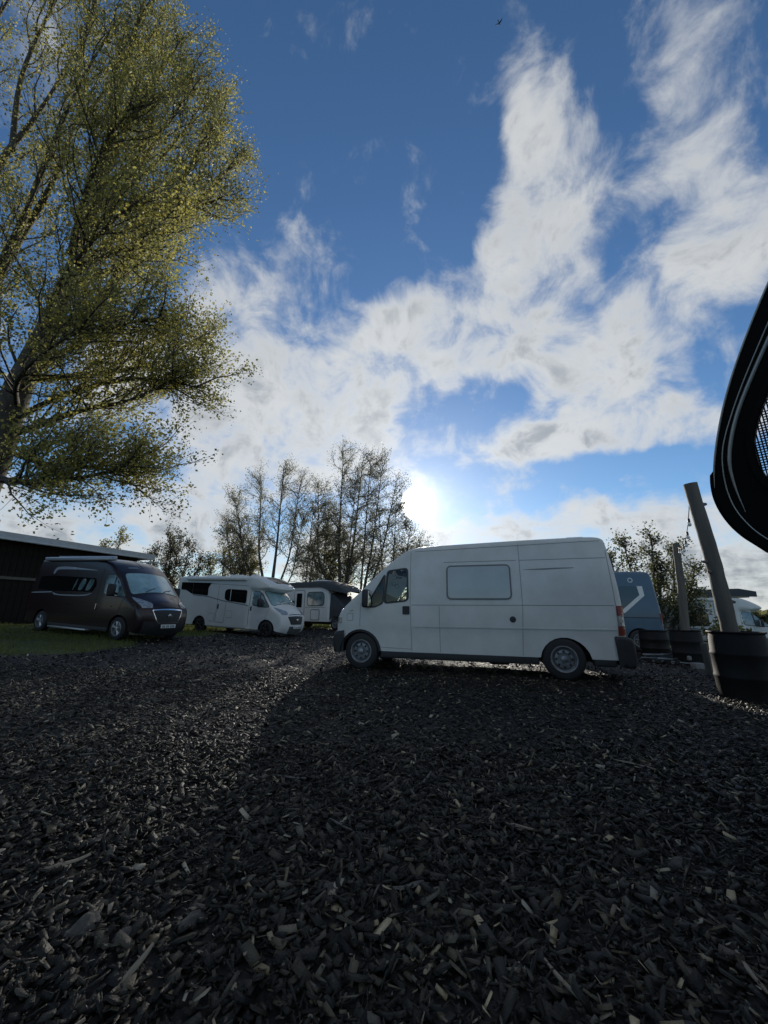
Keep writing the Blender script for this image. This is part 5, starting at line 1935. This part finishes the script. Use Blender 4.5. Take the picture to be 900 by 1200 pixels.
    slab('inner_frame', 'gate_black', fr, 0.0, .012, [grow_poly(msh, .004)], tg)
    # the car itself stands outside the photograph
    cr = bpy.data.objects.new('car_body', None)
    bpy.data.objects.remove(cr)
    ang = math.atan2(.64, .77)
    X, Y = Vector((math.cos(ang), math.sin(ang), 0)), Vector((-math.sin(ang), math.cos(ang), 0))
    prof = [(4.30, .30), (4.38, .6), (4.2, .95), (3.6, 1.15), (2.9, 1.95), (2.4, 2.25), (.35, 2.30), (.12, 2.22), (-.05, .95), (-.05, .35)]
    B = Body(prof, arch(.85, .34, .30, zc=.31)[::-1] + arch(3.5, .34, .30, zc=.31)[::-1], lambda x, z: .82 - .10 * np.clip((z - .9) / 1.4, 0, 1) + 0 * x, .08, lambda S: np.full(len(S), .06), .12, 2)
    M_ = Matrix.Rotation(ang, 4, 'Z')
    objs = [B.shell('body', 'black_paint', t)]
    for sg in (1, -1):
        objs.append(B.patch('side_window', 'dark_glass', t, roundpoly([(.5, 1.2), (.6, 1.95), (2.3, 1.95), (2.9, 1.25)], .06), sg, .008))
        objs.append(wheel(t, .85, .76 * sg, .31, .19, 'alloy', sg))
        objs.append(wheel(t, 3.5, .76 * sg, .31, .19, 'alloy', sg))
    for o in objs:
        o.matrix_local = M_
    for a in (.75, 1.45):
        q0 = P(a * K, -.68 * K, -.05)
        q1 = X * .22 + Y * (.35 if a < 1 else -.35) + Vector((0, 0, 2.28))
        MB().tube([q0, q0.lerp(q1, .5) + Vector((0, 0, .04)), q1], .022, 8).build('hinge_arm', 'black_paint', t)


tail_car()


# ------------------------------------------------------------------ bird high up
def bird():
    bm = MB()
    bm.tube([(-.22, 0, 0), (-.10, 0, .01), (.05, 0, .02), (.16, 0, .01), (.22, 0, 0)], [.012, .045, .055, .035, .008], 8)
    for sg in (1, -1):
        V = [(.06, .04 * sg, .02), (-.06, .04 * sg, .02), (.02, .30 * sg, .10), (-.09, .28 * sg, .10), (-.16, .58 * sg, .03), (.05, .05 * sg, .03), (.03, .30 * sg, .112)]
        bm.add(V, [(0, 1, 3, 2), (2, 3, 4), (5, 6, 3, 1), (6, 4, 3), (0, 2, 6, 5), (2, 4, 6)])
    bm.add([(-.18, -.02, 0), (-.18, .02, 0), (-.34, .06, 0), (-.34, -.06, 0), (-.26, 0, .01)], [(0, 1, 2, 3), (0, 1, 4)])
    o = bm.build('bird', 'black_plastic')
    o.location = (17.5 * .75, 30.0, 1.08 + 92.3 * .75)
    o.rotation_euler = (.4, .3, .8)
    tag(o, 'small dark bird gliding high in the blue sky', 'bird')


bird()
scn.cycles.max_bounces = 6
scn.cycles.diffuse_bounces = 3
scn.cycles.glossy_bounces = 3
scn.cycles.transmission_bounces = 4
scn.cycles.transparent_max_bounces = 12
scn.cycles.caustics_reflective = False
scn.cycles.caustics_refractive = False
